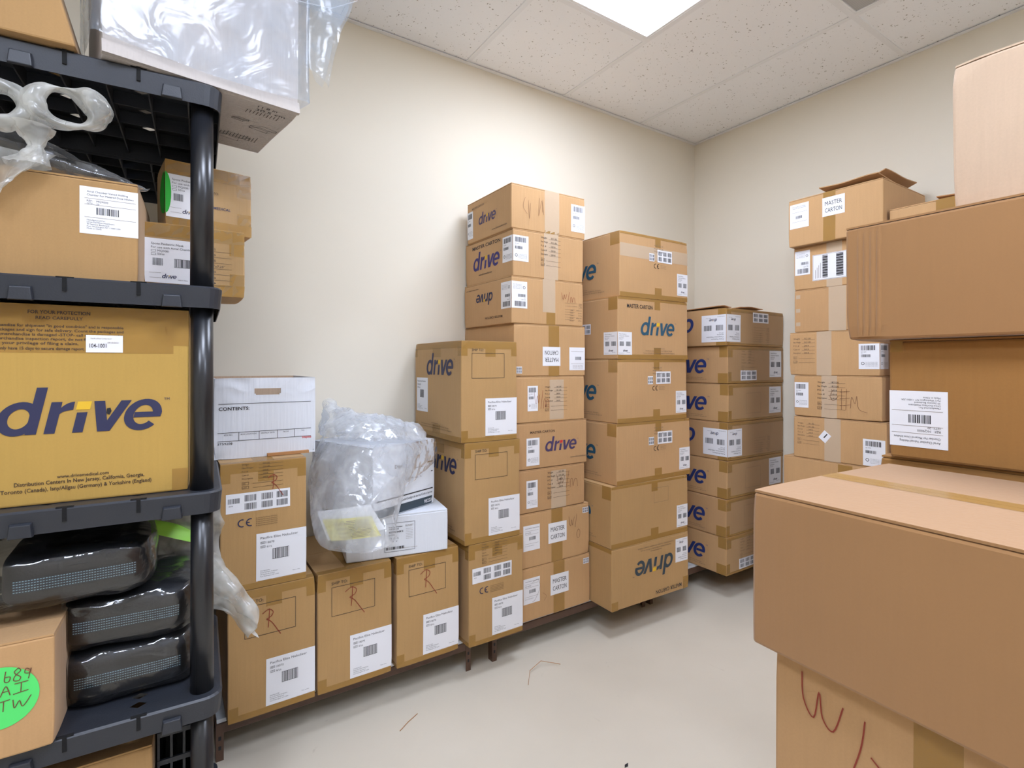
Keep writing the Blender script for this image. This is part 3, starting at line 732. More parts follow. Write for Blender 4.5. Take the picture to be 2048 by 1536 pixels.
# ------------------------------------------------------------------ wide stack beside it
G_D = 'large cartons of the six-box stack'
DD = [('topmost carton of the six-box stack, shiny clear tape across it', 1.719, 1.554, .476, .300, 'std', 0),
      ('carton with MASTER CARTON and upright drive print, second in the six-box stack', 1.708, 1.267, .486, .286, 'print', 0),
      ('third carton from the top of the six-box stack', 1.706, .973, .480, .293, 'std', 0),
      ('fourth carton from the top of the six-box stack', 1.702, .690, .510, .282, 'std', 0),
      ('carton with a faint empty frame, fifth in the six-box stack', 1.668, .409, .515, .280, 'frame', -1),
      ('lowest carton of the six-box stack, drive printed upside down', 1.668, .1285, .515, .280, 'flip', -1.5)]
for i, (lb, x, z, w_, h_, kd, yaw) in enumerate(DD):
    c = Carton('large_carton', lb, x, 1.72, z, w_, .50, h_, yaw, K_TAN if i < 4 else K_YEL, 60+i, G_D, warp=.0018)
    W, H = w_, h_
    if kd != 'flip':
        tapes(c, [('F', .001, .0, W-.001, .022), ('F', W*.49, .01, W*.59, .055), ('F', W*.5, H-.05, W*.58, H-.001), ('L', .44, H-.06, .499, H-.001), ('F', .001, H-.012, W-.001, H-.001)])
    else: tapes(c, [('F', .001, 0, .04, .04), ('F', W-.04, 0, W-.001, .06), ('L', .001, H-.02, .499, H-.001)])
    if kd in ('std', 'frame'):
        lab_frost(c, 'F', W-.082, .03, .08, .108, seed=i)
        if kd == 'std':
            lab_wide(c, 'F', W*.41, H*.60, .036, .038, tiny=True); lab_wide(c, 'F', W*.53, H*.60, .105, .06, tiny=True)
            m = c.part('printed_text'); p = Pen(c, m, 'F', W*.48, H*.5, .1, .05); ce(p, 0, 0, .02, BROWNINK)
            for k in range(3): p.text('EC REP Drive Medical Germany', .045, .015-.007*k, .0035, GREYINK, width=.04)
            for k in range(3): p.text('Weight  18.5 LBS', .0, .085-.014*k+.02, .006, GREYINK, width=.065)
        else:
            m = c.part('printed_text'); Pen(c, m, 'F', W*.53, H*.62, .1, .07).frame(0, 0, .1, .07, GREYINK, .001)
        logo(c, 'L', .074+(0 if i else -.015), .10, .30, TEAL); address(c, 'L', .1, .028, .3, .03, GREYINK)
        if i == 0: tapes(c, [('F', 0.001, H*.62, W-.001, H*.82)], TAPEC)
    if kd == 'print':
        logo(c, 'F', W*.30, H*.40, .25, TEAL, h=.088); word(c, 'F', 'MASTER CARTON', W*.12, H*.83, .018, INK, .17); address(c, 'F', W*.34, .025, .22, .035, GREYINK)
        lab_frost(c, 'F', .001, .02, .09, .105, seed=4); lab_frost(c, 'L', .5-.091, .02, .09, .105, seed=4); lab_wide(c, 'L', .22, .12, .10, .05, tiny=True)
    if kd == 'flip':
        logo(c, 'F', W*.26, H*.36, .27, SLATE, 2, h=.095); word(c, 'F', 'MASTER CARTON', W*.55, H*.06, .018, INK, .18, 2); address(c, 'F', W*.32, H*.79, .24, .035, GREYINK, 2)
        lab_frost(c, 'F', W-.095, H*.5, .088, .115, 2, seed=4)
    c.finish()

# ------------------------------------------------------------------ corner stack
G_E = 'flat cartons of the corner stack'
EE = [('topmost flat carton of the corner stack, label folded round its edge', 2.455, 1.343, .545, .198, 'wrap'),
      ('flat carton second in the corner stack, curling label at its right', 2.470, 1.141, .530, .200, 've'),
      ('flat carton third from the top of the corner stack', 2.470, .937, .525, .202, 've2'),
      ('flat carton with a folded label lower in the corner stack', 2.468, .733, .530, .202, 'wrap'),
      ('fifth flat carton from the top of the corner stack', 2.465, .531, .530, .2, 've2'),
      ('flat carton second from the bottom of the corner stack', 2.456, .3295, .540, .199, 've2'),
      ('lowest flat carton of the corner stack', 2.458, .1285, .540, .2, 've')]
for i, (lb, x, z, w_, h_, kd) in enumerate(EE):
    c = Carton('flat_carton', lb, x, 1.68, z, w_, .56, h_, 0, K_MID if i % 2 else K_TAN, 80+i, G_E, warp=.002, crush=.004)
    W, H = w_, h_; D_ = c.d
    tapes(c, [('F', 0, H-.02, W, H-.001), ('F', 0, 0.001, W, .014), ('F', .001, H-.06, .04, H-.02), ('F', .001, .014, .03, .06), ('L', D_-.05, H-.06, D_-.001, H-.001), ('L', D_-.06, .001, D_-.001, .055)])
    tapes(c, [('F', .001, .01, W-.001, H-.01)], tape_mat('stretch_tape', (186, 160, 120), .25, .2) if i == 0 else MATS['stretch_tape'])
    if kd == 'wrap':
        lab_frost(c, 'F', .001, .02, .125, .145, 2, seed=i); lab_frost(c, 'L', D_-.151, .02, .15, .145, 2, seed=i+2)
        lab_wide(c, 'F', W*.44, H*.66, .15, .055, tiny=True) if i == 0 else None
        weights(c, 'F', W*.45, .02, .15, .09, GREYINK, 2)
        if i == 0: ajar(c, .20, .42, .3, .05, 0, .02, mat=K_RAW); ajar(c, .0, .12, .5, .05, 0, .014, mat=K_RAW)
        logo(c, 'L', D_-.21-.31, .045, .32, BLUE, 2)
    else:
        logo(c, 'L', D_-.118-.32, .055, .32, BLUE); address(c, 'L', D_-.13-.3, .018, .3, .028, GREYINK)
        lab_frost(c, 'F', W*.73, .03, .12, .15, seed=i)
        if kd == 've': weights(c, 'F', .12, .06, .12, .12, GREYINK, lot=True); lab_wide(c, 'F', .11, .015, .15, .055, tiny=True)
        else:
            m = c.part('printed_text'); Pen(c, m, 'F', .16, .04, .14, .11).frame(0, 0, .14, .11, GREYINK, .0009)
    c.finish()

# ------------------------------------------------------------------ stack against the right wall (long side faces -X)
G_F = 'master cartons stacked against the right wall'
def rc(label, y, z, d, h, seed, x=2.53, w=.40, mat=None, yaw=0):
    return Carton('wall_carton', label, x, y, z, w, d, h, yaw, mat or K_TAN, seed, G_F, seam='y')
c = rc('topmost carton against the right wall, MASTER CARTON paper label, flaps ajar', .975, 1.803, .40, .222, 101, x=2.50, w=.44)
D_ = c.d; H = c.h
tapes(c, [('L', D_*.40, 0, D_*.53, H)]); lab_master(c, 'L', D_*.39, H*.5, .095, .085)
m = c.part('shipping_label'); p = Pen(c, m, 'L', .008, .085, .088, .115); p.rect(0, 0, .088, .115, PAPER, .0008); p.barcode(.028, .045, .058, .058, seed=2); p.lines(.01, .08, [.075, .03], GREYINK)
p.text('Airial Chamber Valved Holding', .012, .1, .0042, width=.06); p.text('Chamber For Metered Dose Inhalers', .012, .093, .0042, width=.064)
ajar(c, .30, .002, .02, .26, .0, .022, 'x', mat=K_MID); ajar(c, .10, .43, .20, .03, .0, .062, 'y', mat=K_MID); ajar(c, .20, .43, .05, .14, .0, .05, 'y', mat=K_RAW)
c.finish()
c = rc('carton with a large shipping label, second from the top at the right wall', .99, 1.598, .375, .203, 102)
D_, H = c.d, c.h; tapes(c, [('L', D_*.40, 0, D_*.58, H)], TAPEC); lab_ship(c, 'L', .006, .07, .07, .115, 2, 12)
m = c.part('shipping_label'); p = Pen(c, m, 'L', .088, .035, .15, .12); p.rect(0, 0, .15, .12, PAPER, .0010); p.off = .0015
for k, (a, b2) in enumerate(((.045, .068), (.105, .135))):
    for j in range(26): y2 = .01+.004*j; p.rect(a, y2, b2, y2+.002*(1+(j*7 % 3)/2), INK)
for k in range(4): p.rect(.012+.008*k, .01, .0135+.008*k, .05+.01*k, GREYINK)
p.frame(.002, .002, .148, .118, GREYINK, .001); c.finish()
c = rc('carton with broad clear tape, third from the top at the right wall', .99, 1.396, .372, .201, 103, mat=K_MID)
D_, H = c.d, c.h; tapes(c, [('L', D_*.42, 0, D_*.62, H)], TAPEC); tapes(c, [('L', .008, .03+.065*k, .028, .048+.065*k) for k in range(3)], TAPEC); c.finish()
c = rc('carton with a barcode label folded round its corner, fourth at the right wall', 1.0, 1.192, .386, .203, 104)
D_, H = c.d, c.h; tapes(c, [('L', D_*.33, 0, D_*.50, H)], TAPEC); weights(c, 'L', .02, .05, .1, .13, GREYINK); lab_ship(c, 'L', D_-.081, .03, .08, .11, seed=13); lab_ship(c, 'F', .001, .03, .08, .11, seed=13); c.finish()
c = rc('carton scrawled with brown W and M, fifth from the top at the right wall', .991, .998, .374, .193, 105)
D_, H = c.d, c.h; tapes(c, [('L', D_*.34, 0, D_*.52, H)], TAPEC); lab_ship(c, 'L', .004, .04, .065, .12, seed=14); weights(c, 'L', .11, .03, .12, .14, INK)
hand(c, 'L', .165, .04, .14, .10, [[(.1, .9), (.0, .6), (.1, .4), (.25, .6)], [(.35, .95), (.35, .0)], [(.5, .95), (.48, .0)], [(.3, .8), (.6, .85)], [(.3, .5), (.6, .55)], [(.3, .2), (.6, .25)], [(.62, .1), (.65, .6), (.75, .3), (.8, .65), (.85, .1), (1.1, -.05)]], BRN, .0014); c.finish()
c = rc('carton with a small tilted white sticker, sixth from the top at the right wall', .974, .800, .392, .195, 106)
D_, H = c.d, c.h; tapes(c, [('L', D_*.36, 0, D_*.54, H)], TAPEC); weights(c, 'L', .02, .06, .1, .11, GREYINK); lab_ship(c, 'L', D_-.09, .005, .085, .115, seed=15)
m = c.part('small_sticker'); c.put(m, 'L', [(.115, .105), (.145, .08), (.172, .115), (.142, .14)], [(0, 1, 2, 3)], PAPER, .0012)
c.put(m, 'L', [(.137, .106), (.141, .103), (.156, .121), (.152, .124)], [(0, 1, 2, 3)], INK, .0016); c.finish()
c = rc('wide carton under the smaller ones at the right wall', .96, .532, .455, .267, 107, x=2.53); tapes(c, [('L', .25, .0, .31, .26)]); c.finish()
c = rc('lowest carton at the right wall', .96, .265, .455, .266, 108); c.finish()
c = rc('floor carton at the right wall', .96, 0, .455, .264, 109); c.finish()
# neighbouring column, mostly hidden by the large plain boxes
for k, (z, h) in enumerate(((0, .34), (.341, .34), (.682, .34), (1.023, .34), (1.364, .29))):
    c = Carton('plain_carton', ['carton on the floor behind the large plain boxes', 'second carton up behind the large plain boxes', 'third carton up behind the large plain boxes', 'fourth carton up behind the large plain boxes', 'carton under the taped one just showing over the large plain boxes'][k], 2.53, .45, z, .44, .48, h, 0, K_TAN, 120+k, 'cartons behind the plain stack', seam='y'); c.finish()
c = Carton('plain_carton', 'taped carton just showing over the large plain boxes', 2.53, .45, 1.655, .44, .515, .235, 0, K_TAN, 126, 'cartons behind the plain stack', seam='y')
tapes(c, [('L', .16, 0, .22, .235)])
ajar(c, .2, .02, .15, .36, 0, .012, 'x', mat=K_RAW); c.finish()

# ------------------------------------------------------------------ large plain boxes in the right foreground
G_G = 'large plain boxes in the right foreground'
def big(label, x, y1, z, w, d, h, yaw=0, seed=0, mat=K_BIG, **k):
    """y1 = the far (+Y) left corner of the side that faces the camera"""
    yr = math.radians(yaw); x0 = x+math.sin(yr)*d; y0 = y1-math.cos(yr)*d
    return Carton('large_plain_box', label, x0, y0, z, w, d, h, yaw, mat, seed, G_G, round_=.005, **k)
c = big('wide plain box filling the lower right, pale lit top with tape along it', .79, .494, .793, .44, .62, .247, -3, 140, seam='y', crush=.003)
tapes(c, [('T', .195, .001, .245, .619)]); c.finish()
c = big('box under the wide plain one, brown W/o written on it', .815, .470, .40, .42, .58, .392, -3, 141, mat=K_MID)
D_ = c.d; hand(c, 'L', .045, .235, .13, .14, [[(0, .98), (.02, .7), (.14, .55), (.2, .85), (.24, .6), (.36, .52), (.46, .82)], [(.68, .8), (.64, .5), (.52, .1)], [(.74, .48), (.98, .28), (.95, .06), (.8, .02), (.76, .2), (.86, .42)]], RED, .0022)
tapes(c, [('L', .19, 0, .242, .39)]); c.finish()
c = big('floor box at the foot of the wide plain stack', .815, .468, 0, .42, .58, .398, -3, 142); c.finish()
c = big('box carrying the upside-down airway label box, behind the wide one', 1.262, .50, .80, .44, .62, .250, -1, 143, mat=K_DEEP); c.finish()
c = big('second box up behind the wide plain one', 1.262, .50, .401, .44, .62, .398, -1, 144); c.finish()
c = big('floor box behind the wide plain stack', 1.262, .50, 0, .44, .62, .4, -1, 145); c.finish()
c = big('plain box with a white label upside down on its side', 1.25, .477, 1.051, .44, .60, .240, 0, 146, mat=K_DEEP)
lab_air(c, 'L', .001, .025, .097, .112, 2); tapes(c, [('L', .003, .215, .025, .238)]); c.finish()
c = big('plain box overhanging at eye level on the right, ribbed left edge', 1.215, .545, 1.2925, .44, .66, .240, 0, 147, seam='y', crush=.008)
m = c.part('pressed_rib')
for k in range(4):
    a = .022+.012*k; vs = []; fs = []
    for j in range(13):
        t = .006+.226*j/12
        for i in range(5): vs.append(c.P('L', a+.010*i/4, t, .0002+.0022*math.sin(math.pi*i/4)*(math.sin(math.pi*j/12)**.3)))
    for j in range(12):
        for i in range(4): q = j*5+i; fs.append((q, q+1, q+6, q+5))
    m.add(vs, fs, K_BIG)
c.finish()
c = big('tall pale box at the top right corner of the view, crushed edge', 1.30, .383, 1.5335, .40, .50, .30, 4, 148, mat=K_PALE, warp=.002, crush=.006, lean=(0.0, .02)); c.finish()

# ------------------------------------------------------------------ black plastic shelving unit
SHY = -2.7                 # its yaw in degrees
TIERS = [1.865, 1.415, .958, .501, .062]
SW, SD = .91, .46; PX, PY = .040, .045   # local frame: right front post at origin, shelf runs to -x, back is +y
LIP = .048
def rounded(x0, y0, x1, y1, r, n=5):
    P = []
    for cx, cy, a in ((x1-r, y0+r, -90), (x1-r, y1-r, 0), (x0+r, y1-r, 90), (x0+r, y0+r, 180)):
        for i in range(n+1): P.append((cx+r*math.cos(math.radians(a+90*i/n)), cy+r*math.sin(math.radians(a+90*i/n))))
    return P
def cyl(m, x, y, z0, z1, r0, r1, mat, n=24):
    vs = [(x+r0*math.cos(6.28318*i/n), y+r0*math.sin(6.28318*i/n), z0) for i in range(n)]+[(x+r1*math.cos(6.28318*i/n), y+r1*math.sin(6.28318*i/n), z1) for i in range(n)]
    m.add(vs, [(i, (i+1) % n, n+(i+1) % n, n+i) for i in range(n)]+[tuple(range(n-1, -1, -1)), tuple(range(n, 2*n))], mat)
def shelving(loc_, yaw_, label, dep=1):
    SH = empty('shelving_unit', loc_, math.radians(yaw_)); SH.scale = (1, dep, 1); tag(SH, label, 'shelf', 'black plastic shelving units')
    for z in TIERS:
        x0, x1, y0, y1 = PX-SW, PX, -PY, SD-PY
        m = MB()
        O = rounded(x0, y0, x1, y1, .035); I = rounded(x0+.006, y0+.006, x1-.006, y1-.006, .03); n = len(O)
        O2 = rounded(x0+.004, y0+.004, x1-.004, y1-.004, .033)
        vs = [(x, y, z-.004) for x, y in O]+[(x, y, z-LIP) for x, y in O2]+[(x, y, z-LIP) for x, y in I]+[(x, y, z-.006) for x, y in I]+[(x, y, z) for x, y in O2]
        fs = []
        for i in range(n):
            j = (i+1) % n
            for a, b_ in ((0, 1), (1, 2), (2, 3)): fs.append((a*n+i, b_*n+i, b_*n+j, a*n+j))
            fs.append((4*n+i, i, j, 4*n+j))
        m.add(vs, fs, BLACKP)
        # slotted top plate: columns of diamond holes between plain strips
        zt = z; t = .004
        cols = []; xx = x1-.085
        ax0, ax1, ay0, ay1 = x0+.03, x1-.03, y0+.03, y1-.03
        # rim of the plate between the rounded edge and the inner rectangle
        R = [(ax1, ay0), (ax1, ay1), (ax0, ay1), (ax0, ay0)]
        k = n//4; cent = {0: R[0], 1: R[1], 2: R[2], 3: R[3]}
        vv = [(x, y, z) for x, y in O2]+[(x, y, z) for x, y in R]; ff = []
        for q in range(4):
            for i in range(k-1): ff.append((q*k+i, q*k+i+1, n+q))
            ff.append((q*k+k-1, ((q+1)*k) % n, n+(q+1) % 4, n+q))
        m.add(vv, ff, BLACKP)
        nx = 23; ny = 11; cw = (ax1-ax0)/nx; ch = (ay1-ay0)/ny
        for i in range(nx):
            holes = (nx-1-i) % 4 == 3
            for j in range(ny):
                a, b_, c2, d2 = ax0+i*cw, ay0+j*ch, ax0+(i+1)*cw, ay0+(j+1)*ch
                if not holes: m.add([(a, b_, z), (c2, b_, z), (c2, d2, z), (a, d2, z)], [(0, 1, 2, 3)], BLACKP)
                else:
                    mx_, my_ = (a+c2)/2, (b_+d2)/2; hx, hy = cw*.42, ch*.32
                    m.add([(a, b_, z), (c2, b_, z), (c2, d2, z), (a, d2, z), (mx_-hx, my_, z), (mx_, my_-hy, z), (mx_+hx, my_, z), (mx_, my_+hy, z)],
                          [(0, 1, 5), (0, 5, 4), (1, 2, 6), (1, 6, 5), (2, 3, 7), (2, 7, 6), (3, 0, 4), (3, 4, 7)], BLACKP)
        # ribs below
        for i in range(nx+1):
            if i % 2 == 0: m.box((ax0+i*cw-.0015, y0+.006, z-.034), (ax0+i*cw+.0015, y1-.006, z-.0005), BLACKP)
        for j in (3, 6, 9): m.box((x0+.006, ay0+j*ch-.0015, z-.03), (x1-.006, ay0+j*ch+.0015, z-.0008), BLACKP)
        tray = m.build('shelf_tray', SH)
        tray_top = z
        # clips and slots on the front lip
        for xc in (-.056, -.30, -.55, -.80):
            m = MB(); zb = z-LIP+.012
            m.add([(xc-.017, y0+.001, zb+.014), (xc+.017, y0+.001, zb+.014), (xc+.02, y0+.001, zb-.014), (xc-.02, y0+.001, zb-.014),
                   (xc-.015, y0-.008, zb+.011), (xc+.015, y0-.008, zb+.011), (xc+.018, y0-.008, zb-.014), (xc-.018, y0-.008, zb-.014)],
                  [(0, 1, 5, 4), (1, 2, 6, 5), (2, 3, 7, 6), (3, 0, 4, 7), (4, 5, 6, 7), (3, 2, 1, 0)], BLACKP)
            m.build('clip', tray, bevel=.0015)
        m = MB()
        for xc in (-.115, -.235, -.40, -.50, -.65, -.72):
            m.box((xc-.0035, y0-.0010, z-.028), (xc+.0035, y0+.002, z+.0004), SLOT); m.box((xc-.014, y0+.002, z-.0035), (xc+.014, y0+.009, z+.0008), SLOT)
        m.build('slot', tray)
    for (px, py) in ((0, 0), (0, SD-2*PY), (-SW+2*PX, 0), (-SW+2*PX, SD-2*PY)):
        zs = sorted(TIERS)
        cuts = [(0, zs[0]-.01)]+[(zs[i]-.002, zs[i+1]-.012) for i in range(4)]
        for a, b_ in cuts:
            m = MB(); cyl(m, px, py, a, b_, .0238, .0222, POSTP); o = m.build('post', SH, smooth=False)
            for p in o.data.polygons: p.use_smooth = len(p.vertices) == 4
shelving((.0685, 1.39, 0), SHY, 'black plastic five-tier shelving unit in the left foreground holding boxes and bagged cases')
shelving((.062, 1.866, 0), -1.8, 'second black plastic shelving unit, back to back behind the loaded front one', .97)

# ---- helper: place things in room coordinates; soft shapes
def superbox(w, d, h, n=3.2, nu=40, nv=20, sag=0, seed=0, amp=0):
    V = []; F = []
    sg = lambda a, e: math.copysign(abs(a)**e, a)
    for j in range(nv+1):
        ph = -math.pi/2+math.pi*j/nv
        for i in range(nu):
            th = 2*math.pi*i/nu; e = 2/n
            x = sg(math.cos(ph), e*.8)*sg(math.cos(th), e); y = sg(math.cos(ph), e*.8)*sg(math.sin(th), e); zz = sg(math.sin(ph), e)
            p = Vector((x*w/2, y*d/2, h/2+zz*h/2))
            if amp: p += noise.noise_vector(p*14+Vector((seed, 0, 0)))*amp
            V.append(p)
    for j in range(nv):
        for i in range(nu): F.append((j*nu+i, j*nu+(i+1) % nu, (j+1)*nu+(i+1) % nu, (j+1)*nu+i))
    return V, F
def ridge(p, s=1): return 1-abs(noise.noise(p*s))*2
def sheet(P, nu, nv, amp=.006, seed=0, fr=(14, 14, 14), fold=None):
    """film patch: P(u,v) -> point; wrinkled along its normal"""
    V = []; F = []; pts = [[Vector(P(i/nu, j/nv)) for j in range(nv+1)] for i in range(nu+1)]
    for i in range(nu+1):
        for j in range(nv+1):
            p = pts[i][j]; du = pts[min(i+1, nu)][j]-pts[max(i-1, 0)][j]; dv = pts[i][min(j+1, nv)]-pts[i][max(j-1, 0)]
            nn = du.cross(dv); nn = nn.normalized() if nn.length > 1e-9 else Vector((0, 0, 1))
            q = Vector((p.x*fr[0], p.y*fr[1], p.z*fr[2]))+Vector((seed*5.3, seed*2.1, seed))
            a = ridge(q)*.75+ridge(q*2.1)*.2+noise.noise(q*5)*.05
            V.append(p+nn*amp*a)
    for i in range(nu):
        for j in range(nv): k = i*(nv+1)+j; F.append((k, k+nv+1, k+nv+2, k+1))
    return V, F
def crease(V, F, name, mat, parent=None, loc=(0, 0, 0), rz=0, smooth=True):
    m = MB(); m.add(V, F, mat); o = m.build(name, parent, smooth=smooth, loc=loc, rz=rz); return o

# ---- top tier
c = Carton('brown_carton', 'brown carton at the left end of the top shelf, leaning side', -.548, 1.355, 1.867, .40, .19, .33, SHY, K_DARK, 160, lean=(-.27, 0), crush=.002); c.finish()
c = Carton('bagged_carton', 'large pale carton on the top shelf under a clear plastic bag', -.109, 1.336, 1.867, .392, .32, .44, 9, K_OLDW, 161, warp=.003, crush=.004, flaps=True)
W, D_ = c.w, c.d
m = c.part('printed_text'); p = Pen(c, m, 'B', 0, 0, W, D_, off=.0012)
p.text('30.5 cm', .30, .28, .013, INK, width=.07); p.text('11.8 in', .30, .30, .010, INK, width=.045)
def wire_box(p, x, y, s):
    v = [(0, 0), (.06, -.012), (.085, .008), (.03, .022), (0, 0)]
    for st in (v, [(0, 0), (0, .018), (.03, .038), (.085, .026), (.085, .008)], [(0, .018), (.06, .006), (.06, -.012)], [(.06, .006), (.085, .026)]):
        a, b_ = stroke2d([(x+q[0]*s, y+q[1]*s) for q in st], .0013); p.shape(a, b_, INK)
wire_box(p, .32, .17, .75); wire_box(p, .27, .2, .45); wire_box(p, .26, .07, 1.0)
for k in range(12): p.rect(.27+.008*k, .085-.0008*k, .2715+.008*k, .105+.004*(k % 3), INK)
for k in range(10): p.rect(.285+.008*k, .255+.002*(k % 3), .2865+.008*k, .275, BROWNINK)
m = c.part('printed_text'); p = Pen(c, m, 'L', 0, 0, D_, c.h, off=.0012)
for k in range(5): v, f = stroke2d([(.26+.0*k, .05+.06*k), (.30, .085+.06*k)], .0015); p.shape(v, f, INK)
m = c.part('bottom_fold', 'folded strip along the lower edge'); m.add([(.0, -.004, .03), (W, -.004, .03), (W, -.010, .002), (.0, -.010, .002), (0, .002, .03), (W, .002, .03), (W, .002, .001), (0, .002, .001)], [(0, 1, 2, 3), (4, 7, 6, 5), (0, 3, 7, 4), (1, 5, 6, 2), (3, 2, 6, 7), (0, 4, 5, 1)], K_OLDW)
c.finish()
# the clear bag pulled over it: wrapped shell and its loose mouth on the right
bag = empty('plastic_bag', (-.109, 1.336, 1.9), math.radians(9)); tag(bag, 'clear bluish plastic bag pulled over the pale carton on the top shelf', 'bag')
def P1(u, v):   # round three sides of the carton, from above the lower edge to over the top
    L = [(-.012, .34), (-.014, -.014), (.408, -.016), (.412, .335)]
    seg = [.354, .422, .35]; tot = sum(seg); s = u*tot; k = 0
    while k < 2 and s > seg[k]: s -= seg[k]; k += 1
    a, b_ = L[k], L[k+1]; f = min(1, s/seg[k])
    z = .0+.012*math.sin(u*9)+v*.42
    return (a[0]+(b_[0]-a[0])*f, a[1]+(b_[1]-a[1])*f, z)
V, F = sheet(P1, 110, 50, .007, 1, (6, 6, 3)); crease(V, F, 'wrapped_film', FILMB, bag)
def P2(side):
    def f(u, v):    # mouth of the bag sticking out to the right, v up, u outwards
        out = .115*(1-.55*(1-v)**2)*(.75+.35*v)
        return (.408+u*out, -.012+side*.014*math.sin(math.pi*u*.9)-.02*u, .09+.36*v-.05*u*(1-v)+.03*u*math.sin(v*7))
    return f
for sd in (1, -1):
    V, F = sheet(P2(sd), 34, 50, .012, 3+sd, (12, 12, 5)); crease(V, F, 'bag_mouth', FILMB, bag)
# hem line of the bag
def tube(pts, r, m, mat, n=6):
    V = []; F = []
    for i, p in enumerate(pts):
        a = Vector(pts[max(0, i-1)]); b_ = Vector(pts[min(len(pts)-1, i+1)]); t = (b_-a).normalized(); u = t.orthogonal().normalized(); v = t.cross(u)
        for k in range(n): V.append(Vector(p)+u*r*math.cos(6.283*k/n)+v*r*math.sin(6.283*k/n))
    for i in range(len(pts)-1):
        for k in range(n): F.append((i*n+k, i*n+(k+1) % n, (i+1)*n+(k+1) % n, (i+1)*n+k))
    m.add(V, F, mat)
m = MB(); q = [Vector((.14, -.028, .125)), Vector((.17, -.030, .17)), Vector((.27, -.03, .21)), Vector((.38, -.03, .235)), Vector((.46, -.036, .25)), Vector((.53, -.04, .30))]
tube([Vector(p) for p in q], .0012, m, FILMW); m.build('hem', bag)

# ---- second tier
c = Carton('chamber_carton', 'brown carton with a white address label on the second shelf', -.449, 1.413, 1.4155, .399, .33, .215, SHY, K_DARK, 170, crush=.003)
lab_air(c, 'F', .399-.099, .098, .099, .098); c.finish()
def spots(label, x, y, z, w, d, h, yaw, seed, kind, sticker=False):
    c = Carton('mask_carton', label, x, y, z, w, d, h, yaw, K_YEL, seed, 'mask cartons on the second shelf', warp=.002, crush=.006)
    tapes(c, [('F', 0, h-.035, w, h-.001), ('F', 0, .001, w, .03), ('F', w-.035, .03, w-.001, .06), ('F', w-.035, h-.065, w-.001, h-.035)])
    tapes(c, [('F', .001, .002, w-.001, h-.002)], MATS['stretch_tape'])
    m = c.part('shipping_label'); p = Pen(c, m, 'F', .001, .025, .10, .108); p.rect(0, 0, .10, .108, PAPER, .0010); p.off = .0015
    p.text('Spotz Pediatric Mask', .014, .093, .005, width=.068); p.text('For use with Airial Chamber', .014, .084, .005, width=.088)
    p.frame(.014, .075, .024, .080, INK, .0006); p.text('MQ0081', .027, .0755, .005); p.text('50/cs', .027, .068, .005); p.frame(.014, .067, .024, .072, INK, .0006)
    p.barcode(.017, .042, .038, .06, seed=3); p.frame(.062, .040, .098, .061, INK, .0008); p.barcode(.064, .041, .096, .060, seed=5)
    p.logo(.036, .012, .032, NAVY); p.lines(.01, .034, [.024, .012], GREYINK, .0005); p.text('Made in China', .07, .008, .0025)
    if kind == 'ship': word(c, 'F', 'SHIP TO:', .088, .10, .006, BROWNINK, .032); word(c, 'F', 'DRIVE MEDICAL', .078, .062, .0065, NAVY, .07)
    else:
        m = c.part('printed_text'); p = Pen(c, m, 'F', w-.10, .03, .07, .1)
        for i, t in enumerate(['4.8 LBS', '4.8 LBS', '10.75', '12"x8.8"x7.25"', 'MQ0081', 'China', '50']): p.text(t, .004, .088-.0145*i, .005, INK, width=.03 if len(t) < 9 else .05); p.lines(0, .07, [.084-.0145*i], INK, .0006)
    if sticker:
        m = c.part('green_sticker', 'oval green sticker folded round the corner')
        for f_, cx, wd in (('F', 0, 1), ('L', c.d, -1)):
            vs = [(cx, .085)]; N = 14
            for i in range(N+1): a = -math.pi/2+math.pi*i/N; vs.append((cx+wd*(.013 if wd > 0 else .075)*math.cos(a), .085+.052*math.sin(a)))
            c.put(m, f_, vs, [(0, i+1, i+2) for i in range(N)], GREEN2, .002)
    c.finish()
spots('lower mask carton beside the post on the second shelf', -.046, 1.541, 1.4155, .219, .185, .172, 0, 171, 'weight')
spots('upper mask carton with a green oval sticker on the second shelf', -.002, 1.573, 1.588, .199, .15, .169, 7, 172, 'ship', True)
# tied clear bag on the left carton
kb = empty('tied_bag', (-.17, 1.45, 1.632), 0); tag(kb, 'knotted clear plastic bag lying on the carton at the left of the second shelf', 'bag')
def PB(u, v):    # body: long low sack that narrows to the right
    x = -.16+.30*u; r = .062*(1-u)**.5*(.55+.45*math.cos(u*1.2)); th = math.pi*2*v
    return (x, .02+r*1.2*math.cos(th), max(.003, .055-.045*u+r*.9*math.sin(th)))
V, F = sheet(PB, 60, 40, .010, 5, (10, 30, 30)); crease(V, F, 'bag_body', FILM, kb)
def PK(u, v):   # gathered neck
    r = .013+.022*abs(u-.5)*2; th = 2*math.pi*v
    return (-.055+.012*math.sin(u*3)+r*1.1*math.cos(th), -.075+r*math.sin(th), .0+.075*u)
V, F = sheet(PK, 24, 30, .007, 6, (70, 70, 12)); crease(V, F, 'knot', FILMT, kb)
def PL(u, v):   # puffed loop of film standing out above the knot
    a = math.radians(-90+360*u); R = .046; tt = 2*math.pi*v; q = .019+.007*math.sin(a*2+1)
    return (.005+(R+q*math.cos(tt))*1.12*math.cos(a), -.08+q*1.5*math.sin(tt), .122+(R*.78+q*math.cos(tt))*math.sin(a))
V, F = sheet(PL, 70, 26, .012, 7, (14, 20, 14)); crease(V, F, 'loop', FILMT, kb)
def PL2(u, v):
    a = math.radians(60+360*u); tt = 2*math.pi*v; q = .018
    return (-.095+(.036+q*math.cos(tt))*math.cos(a), -.08+q*1.3*math.sin(tt), .105+(.034+q*math.cos(tt))*math.sin(a))
